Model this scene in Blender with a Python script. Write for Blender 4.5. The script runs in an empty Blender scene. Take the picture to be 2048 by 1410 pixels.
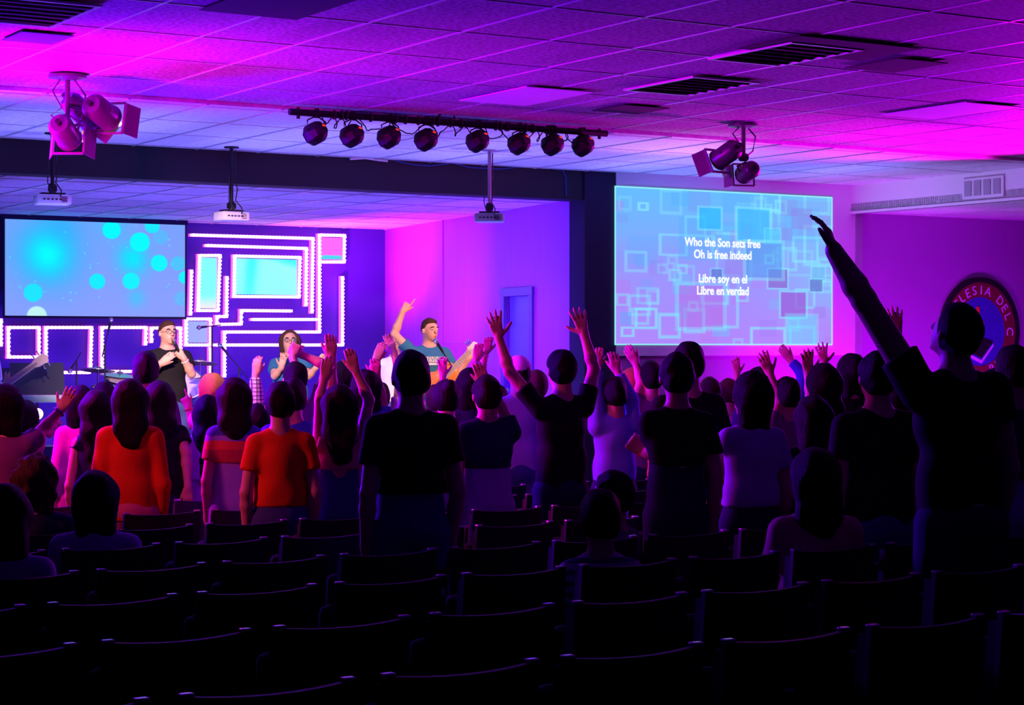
import bpy, bmesh, math, random
import numpy as np
from mathutils import Vector, Matrix
random.seed(7); np.random.seed(7)
SC = bpy.context.scene
COL = SC.collection
# ------------------------------------------------------------------ camera, world, exposure
CAMZ = 2.0; FPX = 3900.0; YAW = math.radians(31.86); HOR = 690.0
RX, RY = math.cos(YAW), -math.sin(YAW)      # camera right
FX, FY = math.sin(YAW), math.cos(YAW)       # camera forward
cd = bpy.data.cameras.new('camera'); cam = bpy.data.objects.new('camera', cd); COL.objects.link(cam)
cd.sensor_width = 36.0; cd.sensor_fit = 'HORIZONTAL'; cd.lens = 36.0 * FPX / 2048.0
cd.shift_y = -(705.0 - HOR) / 2048.0
cam.location = (0, 0, CAMZ); cam.rotation_euler = (math.pi / 2, 0, -YAW)
cd.clip_start = 0.1; cd.clip_end = 200
SC.camera = cam
w = bpy.data.worlds.new('dark_hall'); SC.world = w; w.use_nodes = True
w.node_tree.nodes['Background'].inputs[0].default_value = (0.004, 0.0, 0.012, 1)
w.node_tree.nodes['Background'].inputs[1].default_value = 0.15
SC.view_settings.view_transform = 'Standard'; SC.view_settings.look = 'None'
SC.view_settings.exposure = 0.0; SC.view_settings.gamma = 1.0
try: SC.view_settings.use_curve_mapping = False
except Exception: pass

def lamp(name, kind, loc, tgt, color, power, size=0.1, angle=60, blend=0.8, sy=None):
    l = bpy.data.lights.new(name, kind); l.color = color; l.energy = power
    if kind == 'AREA':
        l.shape = 'RECTANGLE'; l.size = size; l.size_y = sy or size
    else:
        l.shadow_soft_size = size
        if kind == 'SPOT': l.spot_size = math.radians(angle); l.spot_blend = blend
    o = bpy.data.objects.new(name, l); COL.objects.link(o); o.location = loc
    if tgt is not None:
        o.rotation_euler = (Vector(tgt) - Vector(loc)).to_track_quat('-Z', 'Y').to_euler()
    return o
MAG = (1.0, 0.0, 0.80); BLU = (0.06, 0.0, 1.0); VIO = (0.13, 0.0, 1.0); PAL = (0.17, 0.17, 1.0)
# ceiling washes: unseen spots added to tint the ceiling
lamp('wash_magenta', 'SPOT', (3.4, 12.4, 2.7), (4.6, 12.3, 3.85), MAG, 560, 0.15, 120, 1.0)
lamp('wash_magenta', 'SPOT', (14.6, 13.4, 2.9), (12.6, 13.2, 3.85), MAG, 950, 0.15, 118, 1.0)
lamp('wash_magenta', 'SPOT', (14.7, 13.2, 2.4), (11.4, 13.1, 3.85), MAG, 1500, 0.15, 38, 1.0)
lamp('wash_violet', 'SPOT', (3.2, 14.6, 2.6), (6.4, 10.4, 3.85), VIO, 3400, 0.3, 110, 1.0)
lamp('wash_violet', 'SPOT', (15.0, 13.0, 2.6), (9.4, 10.6, 3.85), VIO, 900, 0.3, 110, 1.0)
for x_ in (4.6, 6.6, 8.6, 10.6, 12.6):  # unseen lamps behind the crowd, added to brighten the far ceiling
    lamp('added_upfill', 'SPOT', (x_, 15.9, 0.55), (x_, 15.75, 3.85), PAL, 560, 0.12, 66, 0.6)
lamp('added_upfill', 'SPOT', (12.0, 15.9, 0.55), (10.9, 14.6, 3.85), (1.0, 0.4, 1.0), 420, 0.1, 30, 1.0)  # added for a pink-white hot spot on the ceiling
lamp('added_upfill', 'SPOT', (11.6, 15.6, 0.55), (15.3, 15.4, 3.7), (0.42, 0.30, 1.0), 620, 0.12, 48, 1.0)  # added to brighten the right soffit
# unseen lamps added to colour the stage ceiling and walls
lamp('stage_wash_magenta', 'SPOT', (10.9, 22.3, 2.3), (11.9, 22.6, 3.56), (1.0, 0.08, 0.85), 330, 0.1, 120, 1.0)
lamp('stage_wash_magenta', 'SPOT', (9.9, 20.0, 1.3), (12.3, 21.0, 3.3), (1.0, 0.0, 0.85), 420, 0.1, 66, 1.0)
lamp('stage_wash_blue', 'SPOT', (9.3, 18.6, 1.3), (11.7, 18.9, 2.4), (0.13, 0.0, 1.0), 1100, 0.15, 110, 1.0)
lamp('stage_ceiling_fill', 'AREA', (8.5, 18.6, 0.56), (8.5, 19.2, 3.56), (0.15, 0.10, 1.0), 190, 6.0, sy=0.3)  # area light added below to brighten the stage ceiling
lamp('stage_back_blue', 'AREA', (9.5, 21.0, 0.7), (9.5, 23.3, 1.6), BLU, 60, 4.5, sy=0.3)
# rim light on the crowd from beside the stage
lamp('side_magenta', 'SPOT', (2.2, 13.6, 3.1), (7.5, 11.0, 1.5), (1.0, 0.0, 0.62), 1500, 0.25, 75, 0.9)
lamp('side_blue', 'SPOT', (3.2, 15.6, 3.3), (8.5, 9.0, 1.4), (0.2, 0.0, 1.0), 1500, 0.3, 75, 0.9)
lamp('wall_uplight', 'SPOT', (14.2, 15.6, 0.25), (14.9, 17.2, 1.4), (0.60, 0.0, 1.0), 700, 0.1, 120, 1.0)
lamp('wall_uplight', 'SPOT', (17.2, 15.2, 0.25), (17.0, 17.2, 1.2), (0.42, 0.0, 1.0), 260, 0.1, 110, 1.0)
lamp('side_warm_fill', 'SPOT', (0.6, 10.2, 2.9), (4.9, 10.4, 1.1), (1.0, 0.06, 0.2), 330, 0.15, 60, 0.9)  # unseen spot added to redden the left sides of the orange shirts
# ------------------------------------------------------------------ pixel to place helpers
def at(px, py, d):
    xc = (px - 1024.0) / FPX * d
    return Vector((xc * RX + d * FX, xc * RY + d * FY, CAMZ + (HOR - py) / FPX * d))
def on_y(px, py, Y):
    a = (px - 1024.0) / FPX; return at(px, py, Y / (FY + a * RY))
def on_z(px, py, Z):
    return at(px, py, (Z - CAMZ) * FPX / (HOR - py))
def floor_z(Y): return 0.37 - 0.021 * Y
def depth_of(p): return p[0] * FX + p[1] * FY
# ------------------------------------------------------------------ materials
MATS = {}
def mat(name, col, rough=0.6, metal=0.0, emit=None, strength=1.0, var=0.12, scale=8.0, stretch=(1, 1, 1), bump=0.0, attr=None):
    if name in MATS: return MATS[name]
    m = bpy.data.materials.new(name); m.use_nodes = True; nt = m.node_tree; N = nt.nodes; L = nt.links
    b = N['Principled BSDF']; b.inputs['Roughness'].default_value = rough; b.inputs['Metallic'].default_value = metal
    if name.startswith(('hair', 'cloth')): b.inputs['Specular IOR Level'].default_value = 0.15
    c = tuple(col) + (1,)
    tc = N.new('ShaderNodeTexCoord'); mp = N.new('ShaderNodeMapping'); mp.inputs['Scale'].default_value = stretch
    L.new(tc.outputs['Object'], mp.inputs[0])
    nz = N.new('ShaderNodeTexNoise'); nz.inputs['Scale'].default_value = scale; nz.inputs['Detail'].default_value = 4
    L.new(mp.outputs[0], nz.inputs['Vector'])
    mx = N.new('ShaderNodeMix'); mx.data_type = 'RGBA'
    mx.inputs[6].default_value = tuple(x * (1 - var) for x in col) + (1,)
    mx.inputs[7].default_value = tuple(min(1, x * (1 + var)) for x in col) + (1,)
    L.new(nz.outputs[0], mx.inputs[0]); L.new(mx.outputs[2], b.inputs['Base Color'])
    if bump:
        bp = N.new('ShaderNodeBump'); bp.inputs['Strength'].default_value = bump; bp.inputs['Distance'].default_value = 0.01
        L.new(nz.outputs[0], bp.inputs['Height']); L.new(bp.outputs[0], b.inputs['Normal'])
    if emit is not None:
        b.inputs['Emission Color'].default_value = tuple(emit) + (1,); b.inputs['Emission Strength'].default_value = strength
    if attr:
        at_ = N.new('ShaderNodeAttribute'); at_.attribute_name = attr
        L.new(at_.outputs['Color'], b.inputs['Emission Color']); b.inputs['Emission Strength'].default_value = strength
        b.inputs['Specular IOR Level'].default_value = 0.1
    MATS[name] = m; return m
def srgb(r, g, b):
    f = lambda c: (c / 255.0 / 12.92) if c / 255.0 <= 0.04045 else ((c / 255.0 + 0.055) / 1.055) ** 2.4
    return (f(r), f(g), f(b))
M_BLACK = mat('black_paint', (0.005, 0.005, 0.006), 0.6)
M_METAL = mat('steel', (0.5, 0.5, 0.52), 0.3, 0.9)
M_DMETAL = mat('dark_metal', (0.05, 0.05, 0.055), 0.35, 0.6)
M_CABLE = mat('cable_rubber', (0.02, 0.02, 0.02), 0.6)
M_WHITE = mat('white_plastic', (0.75, 0.75, 0.75), 0.45)
M_CANS = mat('can_enamel', (0.10, 0.10, 0.10), 0.35, 0.3)
# ------------------------------------------------------------------ mesh helpers
def link(name, me, m=None, parent=None):
    o = bpy.data.objects.new(name, me); COL.objects.link(o)
    if m is not None:
        for q in (m if isinstance(m, (list, tuple)) else [m]): me.materials.append(q)
    if parent is not None:
        o.parent = parent; o.matrix_parent_inverse = Matrix.Identity(4)
        o.location = (0, 0, 0)
    return o
def tag(o, label=None, cat=None, group=None, kind=None):
    if label: o['label'] = label
    if cat: o['category'] = cat
    if group: o['group'] = group
    if kind: o['kind'] = kind
    return o
def empty(name, loc, label, cat, group=None, rz=0.0):
    o = bpy.data.objects.new(name, None); COL.objects.link(o); o.location = loc; o.rotation_euler = (0, 0, rz)
    o.empty_display_size = 0.1
    return tag(o, label, cat, group)
class MB:
    def __init__(s, org=(0, 0, 0)): s.bm = bmesh.new(); s.org = Vector(org)
    def box(s, c, size, rot=None, bev=0.0):
        r = bmesh.ops.create_cube(s.bm, size=1.0); vs = r['verts']
        M = Matrix.Translation(Vector(c) - s.org) @ (rot.to_4x4() if rot is not None else Matrix.Identity(4)) @ Matrix.Diagonal((*size, 1))
        bmesh.ops.transform(s.bm, matrix=M, verts=vs)
        if bev > 0:
            es = list({e for v in vs for e in v.link_edges})
            bmesh.ops.bevel(s.bm, geom=es, offset=bev, segments=2, affect='EDGES', profile=0.5)
        return s
    def bx(s, x0, x1, y0, y1, z0, z1, bev=0.0):
        return s.box(((x0 + x1) / 2, (y0 + y1) / 2, (z0 + z1) / 2), (abs(x1 - x0), abs(y1 - y0), abs(z1 - z0)), None, bev)
    def cyl(s, a, b, r1, r2=None, n=16, caps=True):
        a = Vector(a) - s.org; b = Vector(b) - s.org; r2 = r1 if r2 is None else r2; d = b - a
        if d.length < 1e-6: return s
        q = d.to_track_quat('Z', 'Y').to_matrix()
        ra = [s.bm.verts.new(a + q @ Vector((math.cos(t) * r1, math.sin(t) * r1, 0))) for t in [2 * math.pi * i / n for i in range(n)]]
        rb = [s.bm.verts.new(b + q @ Vector((math.cos(t) * r2, math.sin(t) * r2, 0))) for t in [2 * math.pi * i / n for i in range(n)]]
        for i in range(n): s.bm.faces.new((ra[i], ra[(i + 1) % n], rb[(i + 1) % n], rb[i]))
        if caps: s.bm.faces.new(ra[::-1]); s.bm.faces.new(rb)
        return s
    def tube(s, pts, r, n=8, closed=False):
        pts = [Vector(p) - s.org for p in pts]; N = len(pts); rings = []
        up = Vector((0, 0, 1))
        for i, p in enumerate(pts):
            if closed: t = pts[(i + 1) % N] - pts[i - 1]
            else: t = pts[min(i + 1, N - 1)] - pts[max(i - 1, 0)]
            t.normalize()
            u = t.cross(up)
            if u.length < 1e-3: u = t.cross(Vector((1, 0, 0)))
            u.normalize(); v = t.cross(u)
            rings.append([s.bm.verts.new(p + (u * math.cos(k) + v * math.sin(k)) * r) for k in [2 * math.pi * j / n for j in range(n)]])
        for i in range(N if closed else N - 1):
            A = rings[i]; B = rings[(i + 1) % N]
            for j in range(n): s.bm.faces.new((A[j], A[(j + 1) % n], B[(j + 1) % n], B[j]))
        if not closed: s.bm.faces.new(rings[0][::-1]); s.bm.faces.new(rings[-1])
        return s
    def lathe(s, prof, a, axis, n=24):
        a = Vector(a) - s.org; q = Vector(axis).to_track_quat('Z', 'Y').to_matrix(); rings = []
        for (r, z) in prof:
            if r < 1e-5: rings.append([s.bm.verts.new(a + q @ Vector((0, 0, z)))])
            else: rings.append([s.bm.verts.new(a + q @ Vector((math.cos(t) * r, math.sin(t) * r, z))) for t in [2 * math.pi * i / n for i in range(n)]])
        for A, B in zip(rings, rings[1:]):
            for i in range(n):
                if len(A) == 1 and len(B) == 1: continue
                if len(A) == 1: s.bm.faces.new((A[0], B[(i + 1) % n], B[i]))
                elif len(B) == 1: s.bm.faces.new((A[i], A[(i + 1) % n], B[0]))
                else: s.bm.faces.new((A[i], A[(i + 1) % n], B[(i + 1) % n], B[i]))
        return s
    def prism(s, poly, frame, thick):
        """poly: 2D outline, frame: (origin, u, v, n)"""
        o, u, v, n = [Vector(x) for x in frame]; o = o - s.org
        A = [s.bm.verts.new(o + u * x + v * y) for x, y in poly]; B = [s.bm.verts.new(o + u * x + v * y + n * thick) for x, y in poly]
        k = len(poly)
        for i in range(k): s.bm.faces.new((A[i], A[(i + 1) % k], B[(i + 1) % k], B[i]))
        s.bm.faces.new(A[::-1]); s.bm.faces.new(B)
        return s
    def build(s, name, m, parent=None, smooth=False):
        bmesh.ops.recalc_face_normals(s.bm, faces=s.bm.faces[:])
        me = bpy.data.meshes.new(name); s.bm.to_mesh(me); s.bm.free()
        if smooth:
            me.shade_smooth()
            try: me.set_sharp_from_angle(angle=math.radians(40))
            except Exception: pass
        o = link(name, me, m, parent)
        if parent is None: o.location = s.org
        return o
def struct(o): o['kind'] = 'structure'; return o
def textmesh(name, body, size, origin, u, v, m, parent=None, extr=0.004, align='CENTER', xs=1.0, bold=0.0):
    cu = bpy.data.curves.new('lettering', 'FONT'); cu.body = body; cu.size = size; cu.extrude = extr; cu.align_x = align; cu.align_y = 'CENTER'
    cu.resolution_u = 4; cu.offset = bold
    to = bpy.data.objects.new('lettering', cu); COL.objects.link(to)
    dg = bpy.context.evaluated_depsgraph_get(); dg.update()
    me = bpy.data.meshes.new_from_object(to.evaluated_get(dg)); bpy.data.objects.remove(to)
    u = Vector(u); v = Vector(v); n = u.cross(v); R = Matrix((u, v, n)).transposed().to_4x4() @ Matrix.Diagonal((xs, 1, 1, 1))
    me.transform(Matrix.Translation(Vector(origin)) @ R)
    me.materials.clear()
    return link(name, me, m, parent)
# ================================================================== THE SETTING
CZ = 3.85; BZ = 3.54; SZ = 3.56; FW = 17.2; BW = 23.3; STG = 0.48; SF = 15.8
XS0, XS1 = 12.46, 11.58       # side wall of the stage at the back and the front
PX0, PX1 = 11.58, 11.98       # pillar
SOF = 15.3
# floor (gently raked)
bm = bmesh.new()
vs = [bm.verts.new(p) for p in ((-3, -3, floor_z(-3)), (19, -3, floor_z(-3)), (19, FW + .3, floor_z(FW + .3)), (-3, FW + .3, floor_z(FW + .3)))]
bm.faces.new(vs); r = bmesh.ops.extrude_face_region(bm, geom=bm.faces[:]); bmesh.ops.translate(bm, vec=(0, 0, -0.2), verts=[g for g in r['geom'] if isinstance(g, bmesh.types.BMVert)])
bmesh.ops.recalc_face_normals(bm, faces=bm.faces[:])
me = bpy.data.meshes.new('floor'); bm.to_mesh(me); bm.free()
struct(link('floor', me, mat('dark_carpet', (0.010, 0.009, 0.012), 0.95, scale=60, var=0.4)))
# stage platform
M_STAGE = mat('stage_carpet', (0.03, 0.03, 0.05), 0.8, scale=40)
struct(MB().bx(1.0, XS1 - .0, SF, FW + .02, 0.04, STG).bx(1.0, XS0 + .1, FW, BW, 0.04, STG).build('trim_1', M_STAGE))
# ceiling: near part of dull fissured tiles, far part of smooth white tiles
def tile_mat(name, lo, hi, scale):
    m = bpy.data.materials.new(name); m.use_nodes = True; nt = m.node_tree; N = nt.nodes; L = nt.links
    b = N['Principled BSDF']; b.inputs['Roughness'].default_value = 0.75
    tc = N.new('ShaderNodeTexCoord')
    n1 = N.new('ShaderNodeTexNoise'); n1.inputs['Scale'].default_value = scale; n1.inputs['Detail'].default_value = 2
    mp = N.new('ShaderNodeMapping'); mp.inputs['Scale'].default_value = (1 / 0.63, 1.0, 1); L.new(tc.outputs['Object'], mp.inputs[0])
    vf = N.new('ShaderNodeVectorMath'); vf.operation = 'FLOOR'; L.new(mp.outputs[0], vf.inputs[0])
    wn = N.new('ShaderNodeTexWhiteNoise'); L.new(vf.outputs[0], wn.inputs['Vector'])
    L.new(tc.outputs['Object'], n1.inputs['Vector'])
    cr = N.new('ShaderNodeMapRange'); cr.inputs[1].default_value = 0.38; cr.inputs[2].default_value = 0.62
    L.new(n1.outputs[0], cr.inputs[0])
    mx = N.new('ShaderNodeMix'); mx.data_type = 'RGBA'; mx.inputs[6].default_value = (*lo, 1); mx.inputs[7].default_value = (*hi, 1)
    L.new(cr.outputs[0], mx.inputs[0])
    m2 = N.new('ShaderNodeMapRange'); m2.inputs[3].default_value = 0.78; m2.inputs[4].default_value = 1.0; L.new(wn.outputs['Value'], m2.inputs[0])
    sc = N.new('ShaderNodeVectorMath'); sc.operation = 'SCALE'; L.new(mx.outputs[2], sc.inputs[0]); L.new(m2.outputs[0], sc.inputs['Scale'])
    L.new(sc.outputs[0], b.inputs['Base Color'])
    return m
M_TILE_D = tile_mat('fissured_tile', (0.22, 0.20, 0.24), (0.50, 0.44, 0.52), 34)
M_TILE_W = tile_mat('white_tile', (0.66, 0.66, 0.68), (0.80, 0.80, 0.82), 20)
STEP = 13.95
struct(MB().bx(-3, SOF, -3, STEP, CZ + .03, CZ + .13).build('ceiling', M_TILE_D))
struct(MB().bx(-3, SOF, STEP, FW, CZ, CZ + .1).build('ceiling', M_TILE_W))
struct(MB().bx(1.0, XS0 + .2, FW + .25, BW, SZ, SZ + .1).build('ceiling', M_TILE_W))
struct(MB().bx(SOF, 19, -3, FW, BZ, BZ + .1).build('ceiling', M_TILE_W))
M_TBAR = mat('t_bar', (0.55, 0.55, 0.57), 0.35, 0.3)
g = MB(); x = -2.9
while x < SOF:
    g.bx(x - .010, x + .010, -3, STEP, CZ + .0262, CZ + .03); g.bx(x - .011, x + .011, STEP, FW, CZ - .008, CZ); x += 0.63
y = -2.9
while y < FW:
    z = CZ + .03 if y < STEP else CZ
    g.bx(-3, SOF, y - .007, y + .007, z - .004, z); y += 1.0
struct(g.build('trim_2', M_TBAR))
g = MB(); x = 3.0
while x < XS0: g.bx(x - .011, x + .011, FW + .3, BW, SZ - .008, SZ); x += 0.63
y = FW + .8
while y < BW: g.bx(3, XS0 - .1, y - .011, y + .011, SZ - .007, SZ); y += 1.0
struct(g.build('trim_3', M_TBAR))
# walls
M_WALLW = mat('white_wall', (0.72, 0.70, 0.72), 0.6, scale=3, var=0.05)
M_NAVY = mat('navy_paint', (0.006, 0.002, 0.035), 0.7, scale=4, var=0.3)
M_BEAM = mat('dark_beam_paint', (0.006, 0.012, 0.018), 0.7, scale=1.2, var=0.6)
M_SIDEW = mat('stage_side_paint', (0.36, 0.04, 0.62), 0.5, scale=2.5, var=0.15, stretch=(6, 6, 0.6), bump=0.1)
M_BACKW = mat('stage_back_paint', (0.06, 0.01, 0.30), 0.5, scale=3)
M_ROOM = mat('dark_room_wall', (0.03, 0.03, 0.035), 0.8)
struct(MB().bx(-3, PX0, FW, FW + .28, BZ, CZ).build('trim_4', M_BEAM))
struct(MB().bx(PX0, PX1, FW - .03, FW + .27, -0.1, CZ).build('trim_5', M_NAVY))
struct(MB().bx(PX1, 19, FW, FW + .2, -0.2, CZ).build('wall_front', mat('mauve_wall', (0.42, 0.14, 0.48), 0.6, scale=2, var=0.08)))
zb = on_y(1228, 712, FW).z
struct(MB().bx(PX1, 15.36, FW - .04, FW, zb, CZ).build('trim_6', M_WALLW))
struct(MB().bx(15.36, 15.46, FW - .06, FW, -.1, BZ).build('trim_7', mat('grey_trim', (0.35, 0.33, 0.38), 0.6)))
struct(MB().bx(SOF, SOF + .25, -3, FW, BZ, CZ).build('trim_8', M_WALLW))
struct(MB().bx(SOF - .015, SOF, -3, FW - .04, BZ - .02, BZ + .01).build('trim_9', M_WALLW))
struct(MB().bx(18.9, 19.1, -3, FW, -.2, BZ + .1).build('wall_right', M_ROOM))
struct(MB().bx(-3.2, -3, -3, FW, -.2, CZ + .13).build('wall_left', M_ROOM))
struct(MB().bx(-3, 19, -3.2, -3, -.2, CZ + .13).build('wall_back', M_ROOM))
struct(MB().bx(1, XS0 + .3, BW, BW + .2, 0, SZ + .1).build('wall_stage_back', M_BACKW))
struct(MB().bx(.8, 1, FW, BW, 0, SZ + .1).build('wall_stage_left', M_ROOM))
# stage side wall, slightly splayed
A = Vector((XS0, BW, 0)); B = Vector((XS1, FW + .28, 0)); W = (A - B); WL = W.length; wu = W.normalized(); wn = Vector((wu.y, -wu.x, 0))
if wn.x < 0: wn = -wn
def side(t, z, off=0.0): return B + wu * t + Vector((0, 0, z)) - wn * off
def side_at(px, py):
    r0 = Vector((0, 0, CAMZ)); dd = (at(px, py, 1.0) - r0); den = dd.dot(wn); k = (B - r0).dot(wn) / den
    p = r0 + dd * k; return (p - B).dot(wu), p.z
def side_box(mb, t0, t1, z0, z1, o0, o1):
    mb.prism([(t0, z0), (t1, z0), (t1, z1), (t0, z1)], (B - wn * o0, wu, Vector((0, 0, 1)), -wn), o1 - o0)
dt1, dz1 = side_at(1012, 607); dt0, _ = side_at(1062, 607)
dz1 = 0.48 + 2.08
mb = MB(); side_box(mb, -.02, dt0, 0.0, SZ, -.12, 0); side_box(mb, dt1, WL, 0, SZ, -.12, 0); side_box(mb, dt0, dt1, dz1, SZ, -.12, 0)
struct(mb.build('wall_stage_side', M_SIDEW))
mb = MB(); ts, _ = side_at(886, 600); side_box(mb, ts - .015, ts + .015, STG, SZ, 0, .012); side_box(mb, dt1 + .1, WL, 1.98, 2.01, 0, .02); side_box(mb, dt1 + .1, WL, 1.70, 1.72, 0, .015)
struct(mb.build('trim_10', M_SIDEW))
dr = MB(); side_box(dr, dt0, dt1, STG, dz1, -.09, -.05); door = struct(dr.build('door_1', mat('door_blue', (0.10, 0.10, 0.30), 0.4)))
fr = MB(); side_box(fr, dt0 - .09, dt0, STG, dz1 + .09, -.1, .03); side_box(fr, dt1, dt1 + .09, STG, dz1 + .09, -.1, .03); side_box(fr, dt0 - .1, dt1 + .1, dz1, dz1 + .09, -.1, .035)
fr.build('door_frame', mat('door_frame_paint', (0.10, 0.03, 0.22), 0.4), door)
fp = MB(); side_box(fp, dt0 + .1, dt1 - .1, STG + 1.0, dz1 - .35, -.05, -.04); side_box(fp, dt0 + .1, dt1 - .1, STG + .2, STG + .85, -.05, -.04); fp.build('door_panel', MATS['door_blue'], door)
kn = MB(); kp = side(dt1 - .08, STG + 1.0, -.01); kn.lathe([(0, .05), (.025, .045), (.03, .02), (.012, .0), (.012, -.04)], kp, -wn, 12); kn.build('door_handle', M_METAL, door)
# ---------------------------------------------------------------- ceiling fittings
def vent(px, py, w_, l_, label, mtl, z=CZ, slats=6, name='ceiling_vent'):
    c = on_z(px, py, z); t = empty(name, c, label, 'vent', 'ceiling vents'); t.location.z = z
    f = MB()
    for (x0, x1, y0, y1) in ((-w_, w_, -l_, -l_ + .03), (-w_, w_, l_ - .03, l_), (-w_, -w_ + .03, -l_ + .03, l_ - .03), (w_ - .03, w_, -l_ + .03, l_ - .03)):
        f.bx(x0, x1, y0, y1, -.012, 0.0)
    f.build('frame', M_TBAR, t)
    MB().bx(-w_ + .03, w_ - .03, -l_ + .03, l_ - .03, -.002, .0).build('backing', mtl, t)
    for k in range(slats):
        y0 = -l_ + .05 + (2 * l_ - .1) * (k + .5) / slats
        MB().box((0, y0, -.008), (2 * w_ - .06, .03, .004), Matrix.Rotation(.35, 3, 'X')).build('slat', M_DMETAL if mtl is M_HOLE else mtl, t)
    return t
M_HOLE = mat('vent_dark', (0.004, 0.004, 0.006), 0.9)
vent(1382, 171, .30, .42, 'dark slatted ceiling vent above the right lighting cluster', M_HOLE, CZ + .018)
vent(1570, 107, .30, .42, 'dark slatted ceiling vent near the top right, beside a dark opened tile', M_HOLE, CZ + .018)
vent(50, 22, .30, .42, 'pale slatted ceiling vent at the top left corner', mat('vent_pale', (0.4, 0.4, 0.45), 0.5), CZ + .018)
def plate(px, py, w_, l_, label, m_, cat='ceiling tile', name='ceiling_tile', dz=0.018):
    c = on_z(px, py, CZ + dz); o = MB((c.x, c.y, CZ + dz)).bx(c.x - w_, c.x + w_, c.y - l_, c.y + l_, CZ + dz - .006, CZ + dz).build(name, m_)
    tag(o, label, cat)
M_NEWT = mat('new_tile', (0.8, 0.8, 0.82), 0.7)
plate(1052, 192, .30, .48, 'bright clean replacement ceiling tile behind the light bar', M_NEWT)
plate(1900, 221, .30, .48, 'bright clean replacement ceiling tile at the far right', M_NEWT)
plate(1262, 218, .22, .22, 'small dark ceiling tile left of the slatted vent', M_HOLE)
plate(1792, 130, .22, .26, 'dark smudged ceiling tile at the upper right', M_HOLE)
plate(1660, 96, .5, .30, 'dark gap of a missing ceiling tile behind the far vent', M_HOLE)
plate(75, 75, .16, .2, 'small dark blue ceiling tile at the upper left', mat('blue_tile', (.04, .04, .2), .7))
plate(570, 3, .30, .48, 'black missing ceiling tile at the top edge of the view', M_HOLE)
# air grille on the right soffit
gp = at(2025, 379, 21.1); gt = empty('air_grille', (SOF - .005, 15.05, gp.z), 'white air grille on the right soffit beam', 'vent')
MB().bx(-.02, .0, -.30, .30, -.11, .11).build('frame', M_WALLW, gt)
for k in range(4): MB().bx(-.03, -.018, -.26 + .14 * k, -.16 + .14 * k, -.08, .08).build('slat', MATS['grey_trim'], gt)
# ================================================================== SCREENS
def picture_mesh(name, org, u, v, W_, H_, nx, ny, fn, m, parent=None):
    """a flat screen whose displayed picture is held as one colour per point"""
    xs = np.linspace(0, W_, nx + 1); ys = np.linspace(0, H_, ny + 1)
    gx, gy = np.meshgrid(xs, ys, indexing='ij')
    o = np.array(org); P = o[None, None] + gx[..., None] * np.array(u) + gy[..., None] * np.array(v)
    P = P.reshape(-1, 3)
    idx = np.arange((nx + 1) * (ny + 1)).reshape(nx + 1, ny + 1)
    q = np.stack([idx[:-1, :-1], idx[1:, :-1], idx[1:, 1:], idx[:-1, 1:]], -1).reshape(-1, 4)
    me = raw_mesh(name, P, q)
    c = fn(gx / W_, 1 - gy / H_).reshape(-1, 3)
    lin = np.where(c <= 0.04045, c / 12.92, ((np.clip(c, 0, 1.2) + 0.055) / 1.055) ** 2.4)
    ca = me.color_attributes.new('picture', 'FLOAT_COLOR', 'POINT')
    ca.data.foreach_set('color', np.concatenate([lin, np.ones((len(lin), 1))], 1).astype(np.float32).ravel())
    return link(name, me, m, parent)
def raw_mesh(name, P, Q, smooth=False):
    me = bpy.data.meshes.new(name); P = np.ascontiguousarray(P, np.float32); Q = np.ascontiguousarray(Q, np.int32)
    me.vertices.add(len(P)); me.vertices.foreach_set('co', P.ravel())
    me.loops.add(Q.size); me.loops.foreach_set('vertex_index', Q.ravel())
    me.polygons.add(len(Q)); me.polygons.foreach_set('loop_start', np.arange(0, Q.size, 4, dtype=np.int32))
    if smooth: me.polygons.foreach_set('use_smooth', np.ones(len(Q), bool))
    me.update(calc_edges=True); me.validate(); return me
M_SCR = mat('projected_picture', (0.02, 0.02, 0.02), 0.9, attr='picture', strength=1.0)
M_SCRW = mat('lyric_white', (0.02, 0.02, 0.02), 0.9, emit=(0.95, 0.98, 1.0), strength=1.0)
def smooth(e0, e1, x): t = np.clip((x - e0) / (e1 - e0), 0, 1); return t * t * (3 - 2 * t)
def C3(r, g, b): return np.array([r, g, b]) / 255.0
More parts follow.
